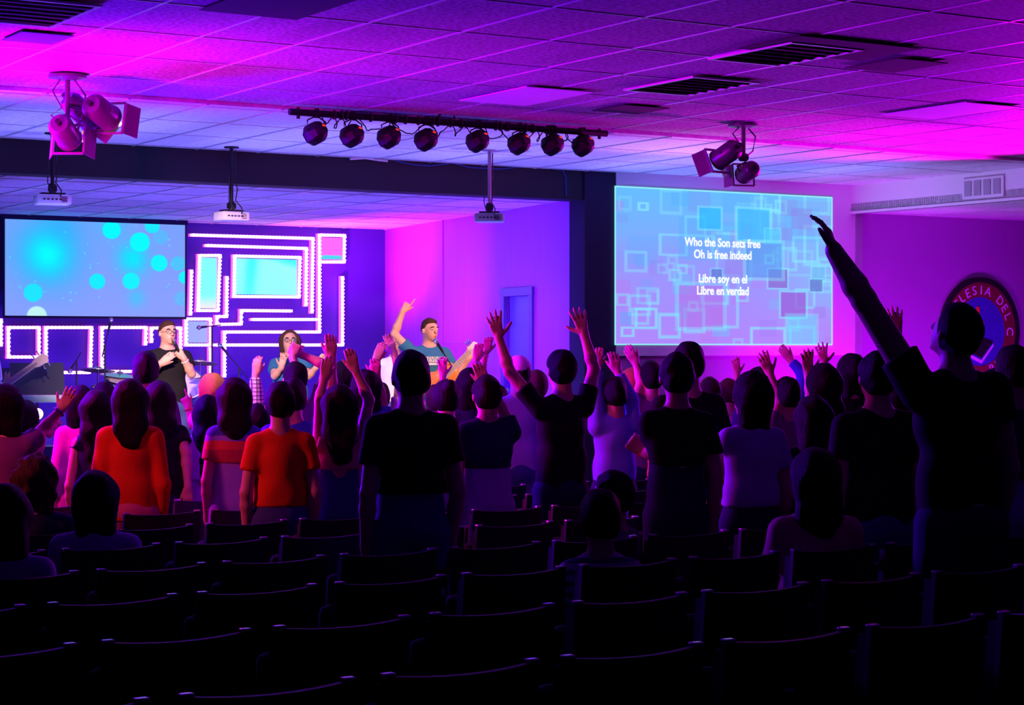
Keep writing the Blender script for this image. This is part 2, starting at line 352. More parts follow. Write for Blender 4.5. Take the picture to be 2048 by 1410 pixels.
def pic_right(x, y):
    base = C3(100, 190, 255) * (1 - y)[..., None] + C3(178, 138, 255) * y[..., None]
    edge = smooth(.25, .55, y) * (1 - smooth(.55, 1., x)); base = base + edge[..., None] * (C3(178, 130, 250) - base) * .35
    base = base + (smooth(.6, 1, x) * (1 - smooth(.5, 1., y)))[..., None] * (C3(135, 200, 255) - base) * .5
    rg = random.Random(5)
    ar = 1.37
    for k in range(95):
        s = rg.choice([.05, .06, .08, .10, .13, .17]); cx = rg.random(); cy = rg.random(); hy = s * ar * rg.choice([.8, 1, 1.0, 1.2])
        dx = np.abs(x - cx) / (s / 2); dy = np.abs(y - cy) / (hy / 2); d = np.maximum(dx, dy); ins = 1 - smooth(.96, 1.04, d)
        ty = rg.random()
        col = [C3(85, 175, 250), C3(150, 120, 225), C3(190, 120, 235), C3(120, 150, 240), C3(100, 200, 250)][rg.randrange(5)]
        if ty < .62: a = rg.uniform(.15, .42); base = base + (ins * a)[..., None] * (col - base)
        else:
            t = .012 / s * 2; ring = ins * smooth(1 - t - .04, 1 - t, d); a = rg.uniform(.25, .7)
            base = base + (ring * a)[..., None] * (C3(135, 235, 255) - base)
    for (cx, cy, s, c, a) in ((.42, .18, .10, C3(40, 190, 255), .7), (.62, .21, .15, C3(60, 190, 255), .7), (.71, .28, .07, C3(80, 210, 255), .6), (.93, .52, .065, C3(115, 190, 245), .8), (.92, .6, .06, C3(90, 120, 200), .7),
                              (.735, .56, .09, C3(140, 110, 210), .8), (.81, .73, .12, C3(150, 90, 210), .7), (.45, .54, .05, C3(90, 120, 210), .7), (.67, .44, .17, C3(80, 160, 240), .6), (.85, .9, .14, C3(90, 230, 255), .5), (.38, .75, .2, C3(180, 110, 230), .5)):
        d = np.maximum(np.abs(x - cx) / (s / 2), np.abs(y - cy) / (s * ar / 2)); ins = 1 - smooth(.97, 1.03, d)
        base = base + (ins * a)[..., None] * (c - base)
        ring = smooth(.97, 1.0, d) * (1 - smooth(1.14, 1.2, d)); base = base + (ring * a * .7)[..., None] * (C3(130, 240, 255) - base)
    e = np.minimum(np.minimum(x * 1.37, (1 - x) * 1.37), np.minimum(y, 1 - y)); b = 1 - smooth(.004, .011, e)
    return base + b[..., None] * (C3(150, 250, 255) - base)
def pic_bokeh(x, y):
    base = C3(128, 160, 255) + x[..., None] * 0 + (y[..., None] - .4) * C3(18, -2, 0)
    def glow(cx, cy, r, a, c=C3(0, 235, 255)):
        nonlocal base
        d = np.hypot((x - cx) * 2, y - cy); base = base + (a * np.exp(-(d / r) ** 2))[..., None] * (c - base)
    def disc(cx, cy, r, a, c=C3(0, 250, 255)):
        nonlocal base
        d = np.hypot((x - cx) * 1.85, y - cy) / r; base = base + (a * (1 - smooth(.93, 1.05, d)))[..., None] * (c - base)
    glow(.23, .35, .36, .9, C3(20, 190, 255)); glow(.23, .35, .20, 1.0, C3(0, 255, 255)); glow(.30, .05, .2, .5, C3(30, 180, 255)); glow(.70, .38, .17, .95); glow(.58, 0, .15, .5); glow(.72, .8, .1, .4)
    for a in ((.58, .08, .095, 1.), (.74, .20, .105, 1.), (.81, .02, .08, .8), (.85, .42, .09, .95), (.96, .42, .08, .4), (.50, .63, .083, .85), (.69, .62, .09, .9), (.15, .76, .095, .75), (1.0, .57, .07, .9), (.98, .8, .08, .25), (.86, .14, .08, .25)): disc(*a)
    disc(.17, 1.0, .10, .9, C3(200, 255, 240))
    rg = random.Random(2)
    for k in range(34): disc(rg.random(), rg.random() * .85, rg.uniform(.006, .012), .6, C3(90, 230, 255))
    return base
# left hanging screen on the stage
s0 = on_y(10, 631, 22.9); s1 = on_y(370, 631, 22.9); zt = on_y(190, 444, 22.9).z
sc = empty('projection_screen', (s0.x, 22.9, s0.z), 'projection screen showing cyan bubbles on lavender, at left of the stage', 'projection screen')
picture_mesh('picture', (0, 0, 0), (1, 0, 0), (0, 0, 1), s1.x - s0.x, zt - s0.z, 240, 120, pic_bokeh, M_SCR, sc)
MB().bx(-.04, s1.x - s0.x + .04, .004, .05, zt - s0.z + .0, zt - s0.z + .12).build('screen_housing', M_NAVY, sc)
MB().bx(-.02, s1.x - s0.x + .02, .003, .02, -.03, zt - s0.z).build('screen_back', M_BLACK, sc)
# right screen on the white board
q0 = on_y(1229, 690, FW - .05); q1 = on_y(1665, 690, FW - .05); RW = q1.x - q0.x; RH = 3.705 - 2.0
rs = empty('projection_screen', (q0.x, FW - .05, 2.0), 'large projection screen with white song lyrics over overlapping pale blue squares', 'projection screen')
picture_mesh('picture', (0, 0, 0), (1, 0, 0), (0, 0, 1), RW, RH, 330, 210, pic_right, M_SCR, rs)
for (t_, px, py) in (('Who the Son sets free', 1446, 490), ('Oh is free indeed', 1446, 514), ('Libre soy en el', 1446, 562), ('Libre en verdad', 1446, 586)):
    p = on_y(px, py, FW - .06); textmesh('lyric_line', t_, .132, (p.x - q0.x, -.012, p.z - 2.0 + .02), (1, 0, 0), (0, 0, 1), M_SCRW, rs, .002, xs=.87, bold=.0035)
# ================================================================== NEON STAGE WALL
M_LED = mat('led_tube', (0.9, 0.7, 0.9), 0.3, emit=(1.0, 0.50, 1.0), strength=1.8)
M_LEDO = mat('led_edge', (0.9, 0.2, 0.9), 0.3, emit=(1.0, 0.10, 0.90), strength=0.9)
def neon(pts, label, closed=False, disp=None, group=None):
    Y = BW - .10
    P = [on_y(px, py, Y) for px, py in pts]
    org = Vector((P[0].x, Y, P[0].z)); t = empty('led_light_strip', org, label, 'light strip', group)
    Pl = [p - org for p in P]; n = len(Pl); segs = [(Pl[i], Pl[(i + 1) % n]) for i in range(n if closed else n - 1)]
    ch = MB(); tu = MB(); h = .030
    for a, b in segs:
        d = (b - a); L_ = d.length; d.normalize(); rot = d.to_track_quat('X', 'Y').to_matrix(); c = (a + b) / 2
        ang = math.atan2(d.z, d.x); rot = Matrix.Rotation(-ang, 3, 'Y')
        ch.box((c.x, .05, c.z), (L_ + .04, .05, .036), rot)
        a2 = a; b2 = b
        tu.tube([a2 + (a2 - b2).normalized() * .0, b2], .017, 8)
        k = int(L_ / .045)
        for i in range(k):
            q = a + d * (i + .5) * L_ / k; tu.box((q.x, -.008, q.z), (.022, .026, .040), rot)
    for p in Pl: tu.box((p.x, 0, p.z), (.034, .034, .034))
    ch.build('channel', M_LEDO, t); tu.build('tube', M_LED, t)
    if disp:
        xs_ = [p.x for p in Pl]; zs = [p.z for p in Pl]; x0, x1, z0, z1 = min(xs_) + .03, max(xs_) - .03, min(zs) + .03, max(zs) - .03
        picture_mesh('picture_panel', (x0, .03, z0), (1, 0, 0), (0, 0, 1), x1 - x0, z1 - z0, 40, 40, disp, M_SCR, t)
def d_tall(x, y): return C3(130, 255, 255) + (smooth(.7, 1, y))[..., None] * (C3(240, 240, 240) - C3(130, 255, 255))
def d_wide(x, y):
    c = C3(150, 255, 255) + x[..., None] * 0; c = c + smooth(.35, 0, y + (1 - x) * .55)[..., None] * (C3(0, 250, 255) - c); d = np.exp(-((x - .27 + y * .05) / .1) ** 2) * .7 * (1 - y * .3)
    return c + d[..., None] * (C3(20, 250, 255) - c)
def d_pink(x, y): m = smooth(.78, .8, y) * (1 - smooth(.95, .97, y)); return C3(255, 105, 255) + m[..., None] * (C3(40, 215, 235) - C3(255, 105, 255))
def d_grey(x, y): return C3(160, 175, 255) + x[..., None] * C3(8, 0, 0)
G = 'pink LED lines on the stage back wall'
neon([(384, 470), (626, 477), (624, 624)], 'topmost long pink LED line turning down at its right end', group=G)
neon([(413, 491), (613, 497), (612, 610)], 'second pink LED line, nested just inside the topmost one', group=G)
neon([(399, 511), (440, 511), (436, 621), (396, 621)], 'tall narrow pink LED rectangle filled with cyan', True, d_tall, G)
neon([(469, 512), (600, 515), (598, 594), (468, 593)], 'wide pink LED rectangle filled with bright cyan', True, d_wide, G)
neon([(383, 542), (381, 628)], 'short vertical pink LED line beside the bubble screen', group=G)
neon([(454, 555), (453, 633), (434, 633), (434, 649), (482, 648), (483, 621), (582, 622)], 'zigzag stepped pink LED line under the wide cyan rectangle', group=G)
neon([(505, 639), (633, 639)], 'plain horizontal pink LED line below the stepped one', group=G)
neon([(449, 752), (449, 664), (639, 664), (639, 528)], 'pink LED line rising at right to the small magenta square', group=G)
neon([(639, 470), (689, 471), (688, 524), (639, 524)], 'small pink LED square filled with magenta at the top right', True, d_pink, G)
neon([(685, 555), (685, 690), (430, 690)], 'outermost right pink LED line with its long bottom run', group=G)
neon([(372, 638), (421, 638), (421, 690), (372, 690)], 'small pink LED square filled with pale grey blue', True, d_grey, G)
neon([(421, 697), (421, 750)], 'vertical pink LED line below the pale grey square', group=G)
neon([(17, 655), (78, 655), (78, 714), (17, 714)], 'empty pink LED square at far left above the bass neck', True, None, G)
neon([(92, 738), (92, 655), (183, 655), (181, 732)], 'open pink LED frame, second from the left', group=G)
neon([(112, 745), (178, 745)], 'short pink LED line behind the music stand', group=G)
neon([(204, 737), (204, 655), (292, 655), (291, 688)], 'open pink LED frame left of the man in black holding a microphone', group=G)
neon([(212, 743), (262, 743)], 'short low pink LED line behind the cymbals', group=G)
neon([(303, 683), (303, 656), (361, 656), (361, 700)], 'narrow pink LED frame behind the head of the man in black', group=G)
neon([(2, 640), (2, 690)], 'vertical pink LED line at the left edge of the view', group=G)
# ================================================================== LIGHT BAR WITH EIGHT PAR LAMPS
tL = at(590, 229, 15.1); tR = at(1200, 262, 16.85); tL.z = tR.z = (tL.z + tR.z) / 2; YT = (tL.y + tR.y) / 2; tL.y = tR.y = YT
TZ = tL.z
lb = empty('light_bar', (tL.x, YT, TZ), 'long black pipe hung below the ceiling carrying eight lamps', 'lighting bar')
LB = tR.x - tL.x
MB().cyl((0, 0, 0), (LB, 0, 0), .027).build('pipe', M_BLACK, lb, True)
for fx in (.025, .975): MB().cyl((LB * fx, 0, .0), (LB * fx, 0, CZ - .0 - TZ), .005).cyl((LB * fx - .0, 0, -.05), (LB * fx, 0, .04), .014).build('hanger_rod', M_BLACK, lb)
M_REDD = mat('red_display', (.05, 0, 0), .4, emit=(1, .035, .01), strength=1.0)
def par_lamp(px, py, label):
    d = on_y(px, py, YT); z = on_y(px, py, YT).z; x = d.x
    t = empty('par_lamp', (x, YT, z), label, 'stage lamp', 'black par lamps on the light bar')
    R = .092; ax = Vector((-.30, 1, -.35)).normalized()      # beam goes to the stage
    pf = [(0, -.085), (.045, -.083), (.07, -.06), (R, -.01), (R, .05), (R - .01, .075), (R - .02, .06), (0, .06)]
    MB().lathe(pf, (0, 0, 0), ax, 8).build('housing', M_BLACK, t)
    y = MB(); u = ax.cross(Vector((0, 0, 1))).normalized(); 
    top = Vector((0, 0, TZ - z - .03))
    y.tube([u * (R + .004), u * (R + .004) + Vector((0, 0, top.z * .75)), u * .03 + top, -u * .03 + top, -u * (R + .004) + Vector((0, 0, top.z * .75)), -u * (R + .004)], .006, 6)
    y.build('yoke', M_BLACK, t)
    MB().cyl(top, top + Vector((0, 0, .07)), .02).build('clamp', M_BLACK, t)
    e = MB(); toC = Vector((-FX, -FY, -.0)); q = (-ax).to_track_quat('Z', 'Y').to_matrix()
    uu = u; vv = uu.cross(ax).normalized()
    if vv.z < 0: vv = -vv
    c = -ax * .078 + vv * .026 + u * (.012 if u.dot(Vector((RX, RY, 0))) > 0 else -.012)
    rot = Matrix((u, vv, -ax)).transposed()
    e.box(c, (.036, .017, .012), rot)
    e.build('display', M_REDD, t)
    return t
LX = [633, 706, 780, 854, 957, 1040, 1107, 1168]; LY = [264, 269, 272, 277, 280, 285, 287, 289]
nm = ['first black par lamp at the left end of the light bar', 'second par lamp from the left end of the bar', 'third par lamp from the left on the bar', 'fourth par lamp from the left, nearest the middle tangle of cable',
      'fifth par lamp, just above the projector pole', 'sixth par lamp on the bar, right of the projector pole', 'seventh par lamp, second from the right end', 'last black par lamp at the right end of the light bar']
for i in range(8): par_lamp(LX[i], LY[i] + 1, nm[i])
rg = random.Random(3)
for i, (a, b, lab) in enumerate(((640, 700, 'black cable looping between the first two lamps of the bar'), (712, 850, 'long drooping black cable between the second and fourth lamps'), (860, 960, 'black cable drooping between fourth and fifth lamps'), (965, 1040, 'thin black cable between the fifth and sixth lamps'), (1045, 1105, 'tangled cable near the sixth lamp'), (1100, 1165, 'knotted cable at the right end of the bar'))):
    xa = on_y(a, 250, YT).x; xb = on_y(b, 250, YT).x; n = 26; pts = []
    for k in range(n + 1):
        f = k / n; dr_ = abs(math.sin(f * math.pi * (2 if i % 2 else 3))) * .085 * (1 + .3 * rg.random())
        pts.append(Vector((xa + (xb - xa) * f + .02 * math.sin(f * 20), YT - .02 + .03 * math.sin(f * 13), TZ - .01 - dr_)))
    o = MB(pts[0]).tube(pts, .005, 6); 
    for c0 in range(4):
        f = rg.random(); p = Vector((xa + (xb - xa) * f, YT, TZ)); o.tube([p + Vector((0, math.cos(t) * .034, math.sin(t) * .034)) for t in [k * math.pi / 5 for k in range(11)]], .006, 5)
    tag(o.build('cable', M_CABLE), lab, 'cable', 'cables on the light bar')
p0 = on_y(868, 240, YT); pts = [Vector((p0.x, YT - .02, TZ + .02)), Vector((p0.x + .08, YT, TZ + .08)), Vector((p0.x + .18, YT, TZ + .10)), Vector((p0.x + .20, YT + .01, CZ))]
tag(MB(pts[0]).tube(pts, .008, 8).build('cable', M_CABLE), 'curved supply cable from the ceiling to the middle of the light bar', 'cable')
# blue cable on the beam
pts = [on_y(px, py, FW - .015) for px, py in ((790, 322), (830, 330), (860, 332), (905, 326), (940, 335), (1000, 338), (1060, 332), (1125, 340), (1131, 352), (1133, 392))]
tag(MB(pts[0]).tube(pts, .006, 6).build('cable', mat('blue_cable', (.02, .06, .3), .5)), 'thin blue cable sagging along the dark beam', 'cable')
pts = [on_y(px, py, FW - .03) for px, py in ((700, 318), (730, 316), (757, 320), (775, 322))]
tag(MB(pts[0]).tube(pts, .012, 6).build('cable', M_WHITE), 'short white cable lying at the top of the dark beam', 'cable')
# ================================================================== CAN LIGHTS
M_LENS = mat('warm_lens', (.8, .6, .3), .2, emit=(1, .55, .18), strength=1.2)
M_GEL = mat('gel_frame_metal', (.22, .2, .18), .4, .4)
def can(c, aim, L_, R, label, parent_pt, doors=True, glow=None):
    c = Vector(c); t = empty('can_light', c, label, 'stage light', 'can lights on the ceiling mounts')
    ax = (Vector(aim) - c).normalized()
    pf = [(0, -L_ * .5), (R * .72, -L_ * .5), (R, -L_ * .36), (R, L_ * .5), (R * 1.08, L_ * .5), (R * 1.08, L_ * .53), (R * .9, L_ * .53), (R * .86, L_ * .3), (0, L_ * .3)]
    MB().lathe(pf, (0, 0, 0), ax, 28).build('body', M_CANS, t, True)
    u = ax.cross(Vector((0, 0, 1))).normalized(); v = u.cross(ax).normalized()
    gmb = MB(); rot = Matrix((u, v, ax)).transposed(); s_ = R * 1.25
    for (a, b, w_, h_) in ((0, s_, 2 * s_, .012), (0, -s_, 2 * s_, .012), (s_, 0, .012, 2 * s_), (-s_, 0, .012, 2 * s_)):
        gmb.box(ax * (L_ * .55) + u * a + v * b, (w_, h_, .02), rot)
    gmb.build('gel_frame', M_GEL, t)
    if doors:
        for sgn in (1, -1):
            dmb = MB(); dd = (ax * .9 + u * sgn * .45).normalized(); nn = dd.cross(v).normalized()
            dmb.box(ax * (L_ * .56) + u * sgn * s_ + dd * R * .7, (R * 1.4, 2 * s_, .004), Matrix((dd, v, nn)).transposed()); dmb.build('barn_door', M_GEL, t)
    MB().lathe([(0, L_ * .31), (R * .84, L_ * .315)], (0, 0, 0), ax, 24).build('lens', M_LENS, t)
    yk = MB(); pp = Vector(parent_pt) - c
    yk.tube([u * (R + .01), u * (R + .01) + pp * .55, pp, -u * (R + .01) + pp * .55, -u * (R + .01)], .010, 6); yk.build('yoke', M_CANS, t)
    sp = MB()
    sp.cyl(-ax * L_ * .5, -ax * (L_ * .5 + .04), .02); sp.build('rear_cap', M_BLACK, t)
    if glow:
        e_ = c + ax * L_ * .5; lamp('can_lamp', 'SPOT', e_, e_ + ax, glow[0], glow[1], R * .5, glow[2], .8)
    return t
def mount(px, py, d, drop, label):
    p = at(px, py, d); p.z = CZ + .018 if p.y < STEP else CZ; t = empty('light_mount', p, label, 'light mount')
    MB().lathe([(0, 0), (.13, 0), (.13, -.02), (.05, -.035), (0, -.035)], (0, 0, 0), (0, 0, 1), 20).build('ceiling_plate', M_CANS, t)
    MB().cyl((0, 0, -.02), (0, 0, -drop), .018).build('pipe', M_CANS, t, True)
    MB().cyl((-.03, 0, -drop), (.03, 0, -drop), .035).build('clamp', M_DMETAL, t)
    c1 = MB(); c1.tube([Vector((.05, 0, -.03)), Vector((.13, 0, -drop * .35)), Vector((.10, 0, -drop * .8)), Vector((.02, 0, -drop))], .007, 6)
    c1.tube([Vector((-.05, 0, -.03)), Vector((-.10, .02, -drop * .3)), Vector((-.04, 0, -drop * .6)), Vector((-.12, 0, -drop * .75)), Vector((-.02, 0, -drop * .9))], .007, 6); c1.build('power_cable', M_CANS, t)
    return p
dl = 13.5; pm = mount(135, 152, dl, .38, 'pipe mount on the ceiling at left carrying three can lights')
can(at(128, 262, dl - .1), (7.3, 17.2, 1.9), .26, .085, 'can light hanging lowest in the left cluster, pointing down', at(135, 228, dl), glow=((1, .58, .55), 2600, 40))
can(at(160, 222, dl + .2), (6.8, 13.5, 1.8), .26, .08, 'can light half hidden at the back of the left cluster', at(135, 210, dl), glow=((1, .55, .08), 2600, 46))
can(at(200, 222, dl + .05), (9.6, 17.3, 1.9), .26, .09, 'round can light pointing right in the left cluster', at(137, 205, dl), glow=((1, .58, .55), 3200, 24))
dr2 = 16.5; pm = mount(1487, 256, dr2, .28, 'pipe mount on the ceiling at right carrying two can lights')
can(at(1455, 307, dr2 - .1), (9.5, 16.6, 1.9), .24, .085, 'upper can light of the right cluster, facing left with open barn doors', at(1487, 300, dr2), glow=((1, .45, .2), 1100, 26))
can(at(1497, 343, dr2 + .05), at(1300, 470, 19), .22, .075, 'lower can light of the right cluster, under the barn door one', at(1490, 325, dr2))
# ================================================================== PROJECTORS
def projector(px, ytop, ybox, d, wpx, label, body, aim, pol):
    c = at(px, ybox, d); t = empty('ceiling_projector', (c.x, c.y, c.z - .05), label, 'projector', 'projectors hung in front of the stage')
    t.rotation_euler.z = math.atan2(aim[1], aim[0]) - math.pi / 2
    W_ = wpx * d / FPX
    MB().box((0, 0, .05), (W_, W_ * .72, .085), None, .018).build('body', body, t, True)
    MB().lathe([(0, .0), (.03, .0), (.036, .03), (.026, .03), (.022, .015), (0, .012)], (W_ * .25, W_ * .36, .05), (0, 1, 0), 20).build('lens', M_DMETAL, t)
    b = MB()
    for k in range(5): b.box((-W_ * .3 + k * .035, -W_ * .362, .05), (.022, .006, .012))
    b.build('rear_ports', M_BLACK, t)
    b = MB(); 
    for k in range(4): b.box((W_ * .28, -W_ * .362, .03 + k * .014), (.05, .006, .005))
    b.build('vent_slots', M_BLACK, t)
    h = CZ - c.z + .05
    MB().cyl((0, 0, .16), (0, 0, h), .017).cyl((0, 0, h - .012), (0, 0, h), .07).build('pole', pol, t, True)
    MB().box((0, 0, .105), (W_ * .7, W_ * .4, .012)).cyl((0, 0, .11), (0, 0, .19), .03).box((0, 0, .15), (.07, .05, .05)).build('bracket', M_BLACK, t)
    MB().tube([Vector((.03, -.02, h - .03)), Vector((.03, -.025, h * .6)), Vector((.045, -.03, .3)), Vector((.02, -.04, .2)), Vector((.06, -W_ * .3, .13)), Vector((.05, -W_ * .38, .07))], .006, 6).tube([Vector((-.03, -.02, h - .25)), Vector((-.035, -.025, .4)), Vector((-.05, -.04, .2)), Vector((-.02, -W_ * .39, .1))], .005, 6).build('power_cable', M_CABLE, t)
M_GPOLE = mat('grey_pole', (.3, .3, .32), .4, .3)
projector(105, 262, 400, 17.0, 68, 'white ceiling projector at left on a dark pole under the can lights', M_WHITE, (.15, 1), M_BLACK)
projector(463, 300, 433, 18.2, 60, 'white ceiling projector in the middle, on a dark pole before the beam', M_WHITE, (-.1, 1), M_BLACK)
projector(979, 300, 436, 18.5, 58, 'grey ceiling projector on a long silver pole right of centre', mat('grey_plastic', (.22, .22, .24), .4), (.7, 1), M_GPOLE)
# ================================================================== ROUND EMBLEM ON THE RIGHT WALL
ec = on_y(1962, 663, FW - .04); ER = .665
em = empty('wall_emblem', (ec.x, FW - .001, ec.z), 'large round church emblem with red ring, cross, dove and book on the right wall', 'sign')
M_EBL = mat('emblem_black', (.012, .01, .014), .5); M_ERED = mat('emblem_red', (.20, .01, .03), .5); M_EBLU = mat('emblem_blue', (.05, .04, .40), .5, scale=3, var=.35, stretch=(.3, 1, 4)); M_EW = mat('emblem_white', (.85, .8, .9), .5); M_ECR = mat('emblem_flame', (.9, .06, .01), .5, emit=(1, .05, 0), strength=0.0)
def ring(name, r0, r1, y, th, m_):
    MB().lathe([(r0, 0), (r1, 0), (r1, th), (r0, th), (r0, 0)] if r0 > 0 else [(0, 0), (r1, 0), (r1, th), (0, th)], (0, -y, 0), (0, -1, 0), 96).build(name, m_, em)
ring('black_rim', .60, ER, 0, .04, M_EBL); ring('red_band', .42, .60, 0, .025, M_ERED); ring('blue_field', 0, .42, 0, .02, M_EBLU)
def arc_text(chars, a0, step, rad, size, flip=False):
    for i, ch in enumerate(chars):
        if ch == ' ': continue
        a = math.radians(a0 - step * i); c = Vector((math.cos(a) * rad, -.027, math.sin(a) * rad))
        v = Vector((math.cos(a), 0, math.sin(a))); u = Vector((math.sin(a), 0, -math.cos(a)))
        if flip: v = -v; u = -u
        textmesh('letter', ch, size, c, u, v, M_EW, em, .003)
arc_text('IGLESIA DEL', 154, 13.2, .50, .16)
arc_text('C', 0, 13, .50, .16)
arc_text('RE', -66, -13, .50, .16, True)
MB().prism([(-.03, -.17), (.03, -.17), (.03, .07), (.10, .07), (.10, .12), (.03, .12), (.02, .30), (-.02, .30), (-.03, .12), (-.10, .12), (-.10, .07), (-.03, .07)], ((-.04, -.02, 0), (1, 0, 0), (0, 0, 1), (0, -1, 0)), .012).build('red_cross', M_ECR, em)
MB().prism([(-.26, -.22), (.02, -.32), (.22, -.12), (-.06, -.05)], ((0, -.02, 0), (1, 0, 0), (0, 0, 1), (0, -1, 0)), .01).build('book', M_EBL, em)
MB().prism([(-.27, -.24), (.02, -.35), (.22, -.15), (.22, -.18), (.02, -.39), (-.27, -.28)], ((0, -.02, 0), (1, 0, 0), (0, 0, 1), (0, -1, 0)), .011).build('book_pages', M_EW, em)
MB().prism([(-.40, -.22), (-.34, -.10), (-.28, -.02), (-.22, -.06), (-.22, -.14), (-.16, -.16), (-.20, -.2), (-.28, -.2), (-.32, -.26)], ((0, -.031, 0), (1, 0, 0), (0, 0, 1), (0, -1, 0)), .008).build('dove', M_EW, em)
# ================================================================== BODY BUILDER (smoothly blended volumes turned into one surface)
class Field:
    def __init__(s, vox): s.v = vox; s.ops = []; s.pts = []
    def cone(s, a, b, r1, r2=None, k=.02, cut=None):
        a = np.array(a, float); b = np.array(b, float); r2 = r1 if r2 is None else r2; R = max(r1, r2)
        s.ops.append(('c', a, b, r1, r2, k, cut, np.minimum(a, b) - R, np.maximum(a, b) + R)); return s
    def ell(s, c, r, M=None, k=.02, cut=None, sub=False):
        c = np.array(c, float); r = np.array(r, float); M = np.eye(3) if M is None else np.array(M, float)
        ext = np.sqrt(((M * r[None, :]) ** 2).sum(1))
        s.ops.append(('s' if sub else 'e', c, r, M, None, k, cut, c - ext, c + ext)); return s
    def build(s, name, m, parent, org, noise=0.0, nf=30.0, gcut=None, seed=0):
        v = s.v; lo = np.min([o[7] for o in s.ops if o[0] != 's'], 0) - 3 * v - noise; hi = np.max([o[8] for o in s.ops if o[0] != 's'], 0) + 3 * v + noise
        n = np.ceil((hi - lo) / v).astype(int) + 1
        ax = [lo[i] + np.arange(n[i]) * v for i in range(3)]; F = np.full(n, .12, np.float32)
        for o in s.ops:
            k = o[5]; m_ = k + 2.5 * v + (.03 if o[0] != 's' else 0); i0 = np.maximum(0, ((o[7] - m_ - lo) / v).astype(int)); i1 = np.minimum(n, ((o[8] + m_ - lo) / v).astype(int) + 2)
            if np.any(i1 <= i0): continue
            X = ax[0][i0[0]:i1[0], None, None]; Y = ax[1][None, i0[1]:i1[1], None]; Z = ax[2][None, None, i0[2]:i1[2]]
            if o[0] == 'c':
                a, b, r1, r2 = o[1:5]; d = b - a; L2 = max(d @ d, 1e-9)
                x, y, z = X - a[0], Y - a[1], Z - a[2]; t = np.clip((x * d[0] + y * d[1] + z * d[2]) / L2, 0, 1)
                D = np.sqrt((x - t * d[0]) ** 2 + (y - t * d[1]) ** 2 + (z - t * d[2]) ** 2) - (r1 + (r2 - r1) * t)
            else:
                c, r, M = o[1:4]; x, y, z = X - c[0], Y - c[1], Z - c[2]
                q = [(x * M[0, j] + y * M[1, j] + z * M[2, j]) for j in range(3)]
                k0 = np.sqrt(sum((q[j] / r[j]) ** 2 for j in range(3))); k1 = np.sqrt(sum((q[j] / r[j] ** 2) ** 2 for j in range(3)))
                D = k0 * (k0 - 1) / np.maximum(k1, 1e-6)
            if o[6] is not None:
                for (q0, nn) in o[6]: D = np.maximum(D, (X - q0[0]) * nn[0] + (Y - q0[1]) * nn[1] + (Z - q0[2]) * nn[2])
            sl = (slice(i0[0], i1[0]), slice(i0[1], i1[1]), slice(i0[2], i1[2])); A_ = F[sl]
            if o[0] == 's': F[sl] = np.maximum(A_, -D)
            else:
                h = np.clip(.5 + .5 * (A_ - D) / k, 0, 1); F[sl] = A_ * (1 - h) + D * h - k * h * (1 - h)
        if noise:
            X = ax[0][:, None, None]; Y = ax[1][None, :, None]; Z = ax[2][None, None, :]
            F += (noise * (np.sin(X * nf + 3 * np.sin(Z * nf * .37 + seed)) * np.sin(Y * nf * 1.1 + seed + 2 * np.sin(Z * nf * .23)) * .6 + .4 * np.sin((X + Y) * nf * .5 + Z * nf * .8 + seed))).astype(np.float32)
        if gcut is not None:
            X = ax[0][:, None, None]; Y = ax[1][None, :, None]; Z = ax[2][None, None, :]
            for (q0, nn) in gcut: F = np.maximum(F, (X - q0[0]) * nn[0] + (Y - q0[1]) * nn[1] + (Z - q0[2]) * nn[2])
        P, Q = surf(F, lo, v)
        me = raw_mesh(name, P - np.array(org), Q, True)
        return link(name, me, m, parent)
def surf(F, lo, v):
    S = F < 0; S[0] = S[-1] = False; S[:, 0] = S[:, -1] = False; S[:, :, 0] = S[:, :, -1] = False
    F = np.where(S, F, np.abs(F) + 1e-6)
    c = np.zeros(tuple(d - 1 for d in S.shape), np.int8)
    for i in (0, 1):
        for j in (0, 1):
            for k in (0, 1): c += S[i:S.shape[0] - 1 + i, j:S.shape[1] - 1 + j, k:S.shape[2] - 1 + k]
    act = np.argwhere((c > 0) & (c < 8)); idx = np.full(c.shape, -1, np.int32); idx[act[:, 0], act[:, 1], act[:, 2]] = np.arange(len(act))
    acc = np.zeros((len(act), 3)); cnt = np.zeros(len(act))
    for axs in range(3):
        for a in (0, 1):
            for b in (0, 1):
                o = [0, 0, 0]; oo = [q for q in range(3) if q != axs]; o[oo[0]] = a; o[oo[1]] = b; o2 = list(o); o2[axs] = 1
                p = act + o; q = act + o2; fa = F[p[:, 0], p[:, 1], p[:, 2]]; fb = F[q[:, 0], q[:, 1], q[:, 2]]; m = (fa < 0) != (fb < 0)
                t = np.where(m, fa / np.where(m, fa - fb, 1), 0); off = np.array(o, float)[None].repeat(len(act), 0); off[:, axs] = t
                acc[m] += off[m]; cnt[m] += 1
    P = lo + (act + acc / cnt[:, None]) * v; Q = []
    for axs in range(3):
        a, b = [(1, 2), (2, 0), (0, 1)][axs]
        s0 = np.take(S, range(S.shape[axs] - 1), axs); s1 = np.take(S, range(1, S.shape[axs]), axs)
        E = np.argwhere(s0 != s1); E = E[(E[:, a] > 0) & (E[:, b] > 0)]; inside = s0[E[:, 0], E[:, 1], E[:, 2]]
        def g(da, db): e = E.copy(); e[:, a] += da; e[:, b] += db; return idx[e[:, 0], e[:, 1], e[:, 2]]
        q = np.stack([g(-1, -1), g(0, -1), g(0, 0), g(-1, 0)], 1); q[~inside] = q[~inside][:, ::-1]; Q.append(q)
    return P, np.concatenate(Q)
def V3(*a): return np.array(a, float)
def unit(v): return v / max(np.linalg.norm(v), 1e-9)
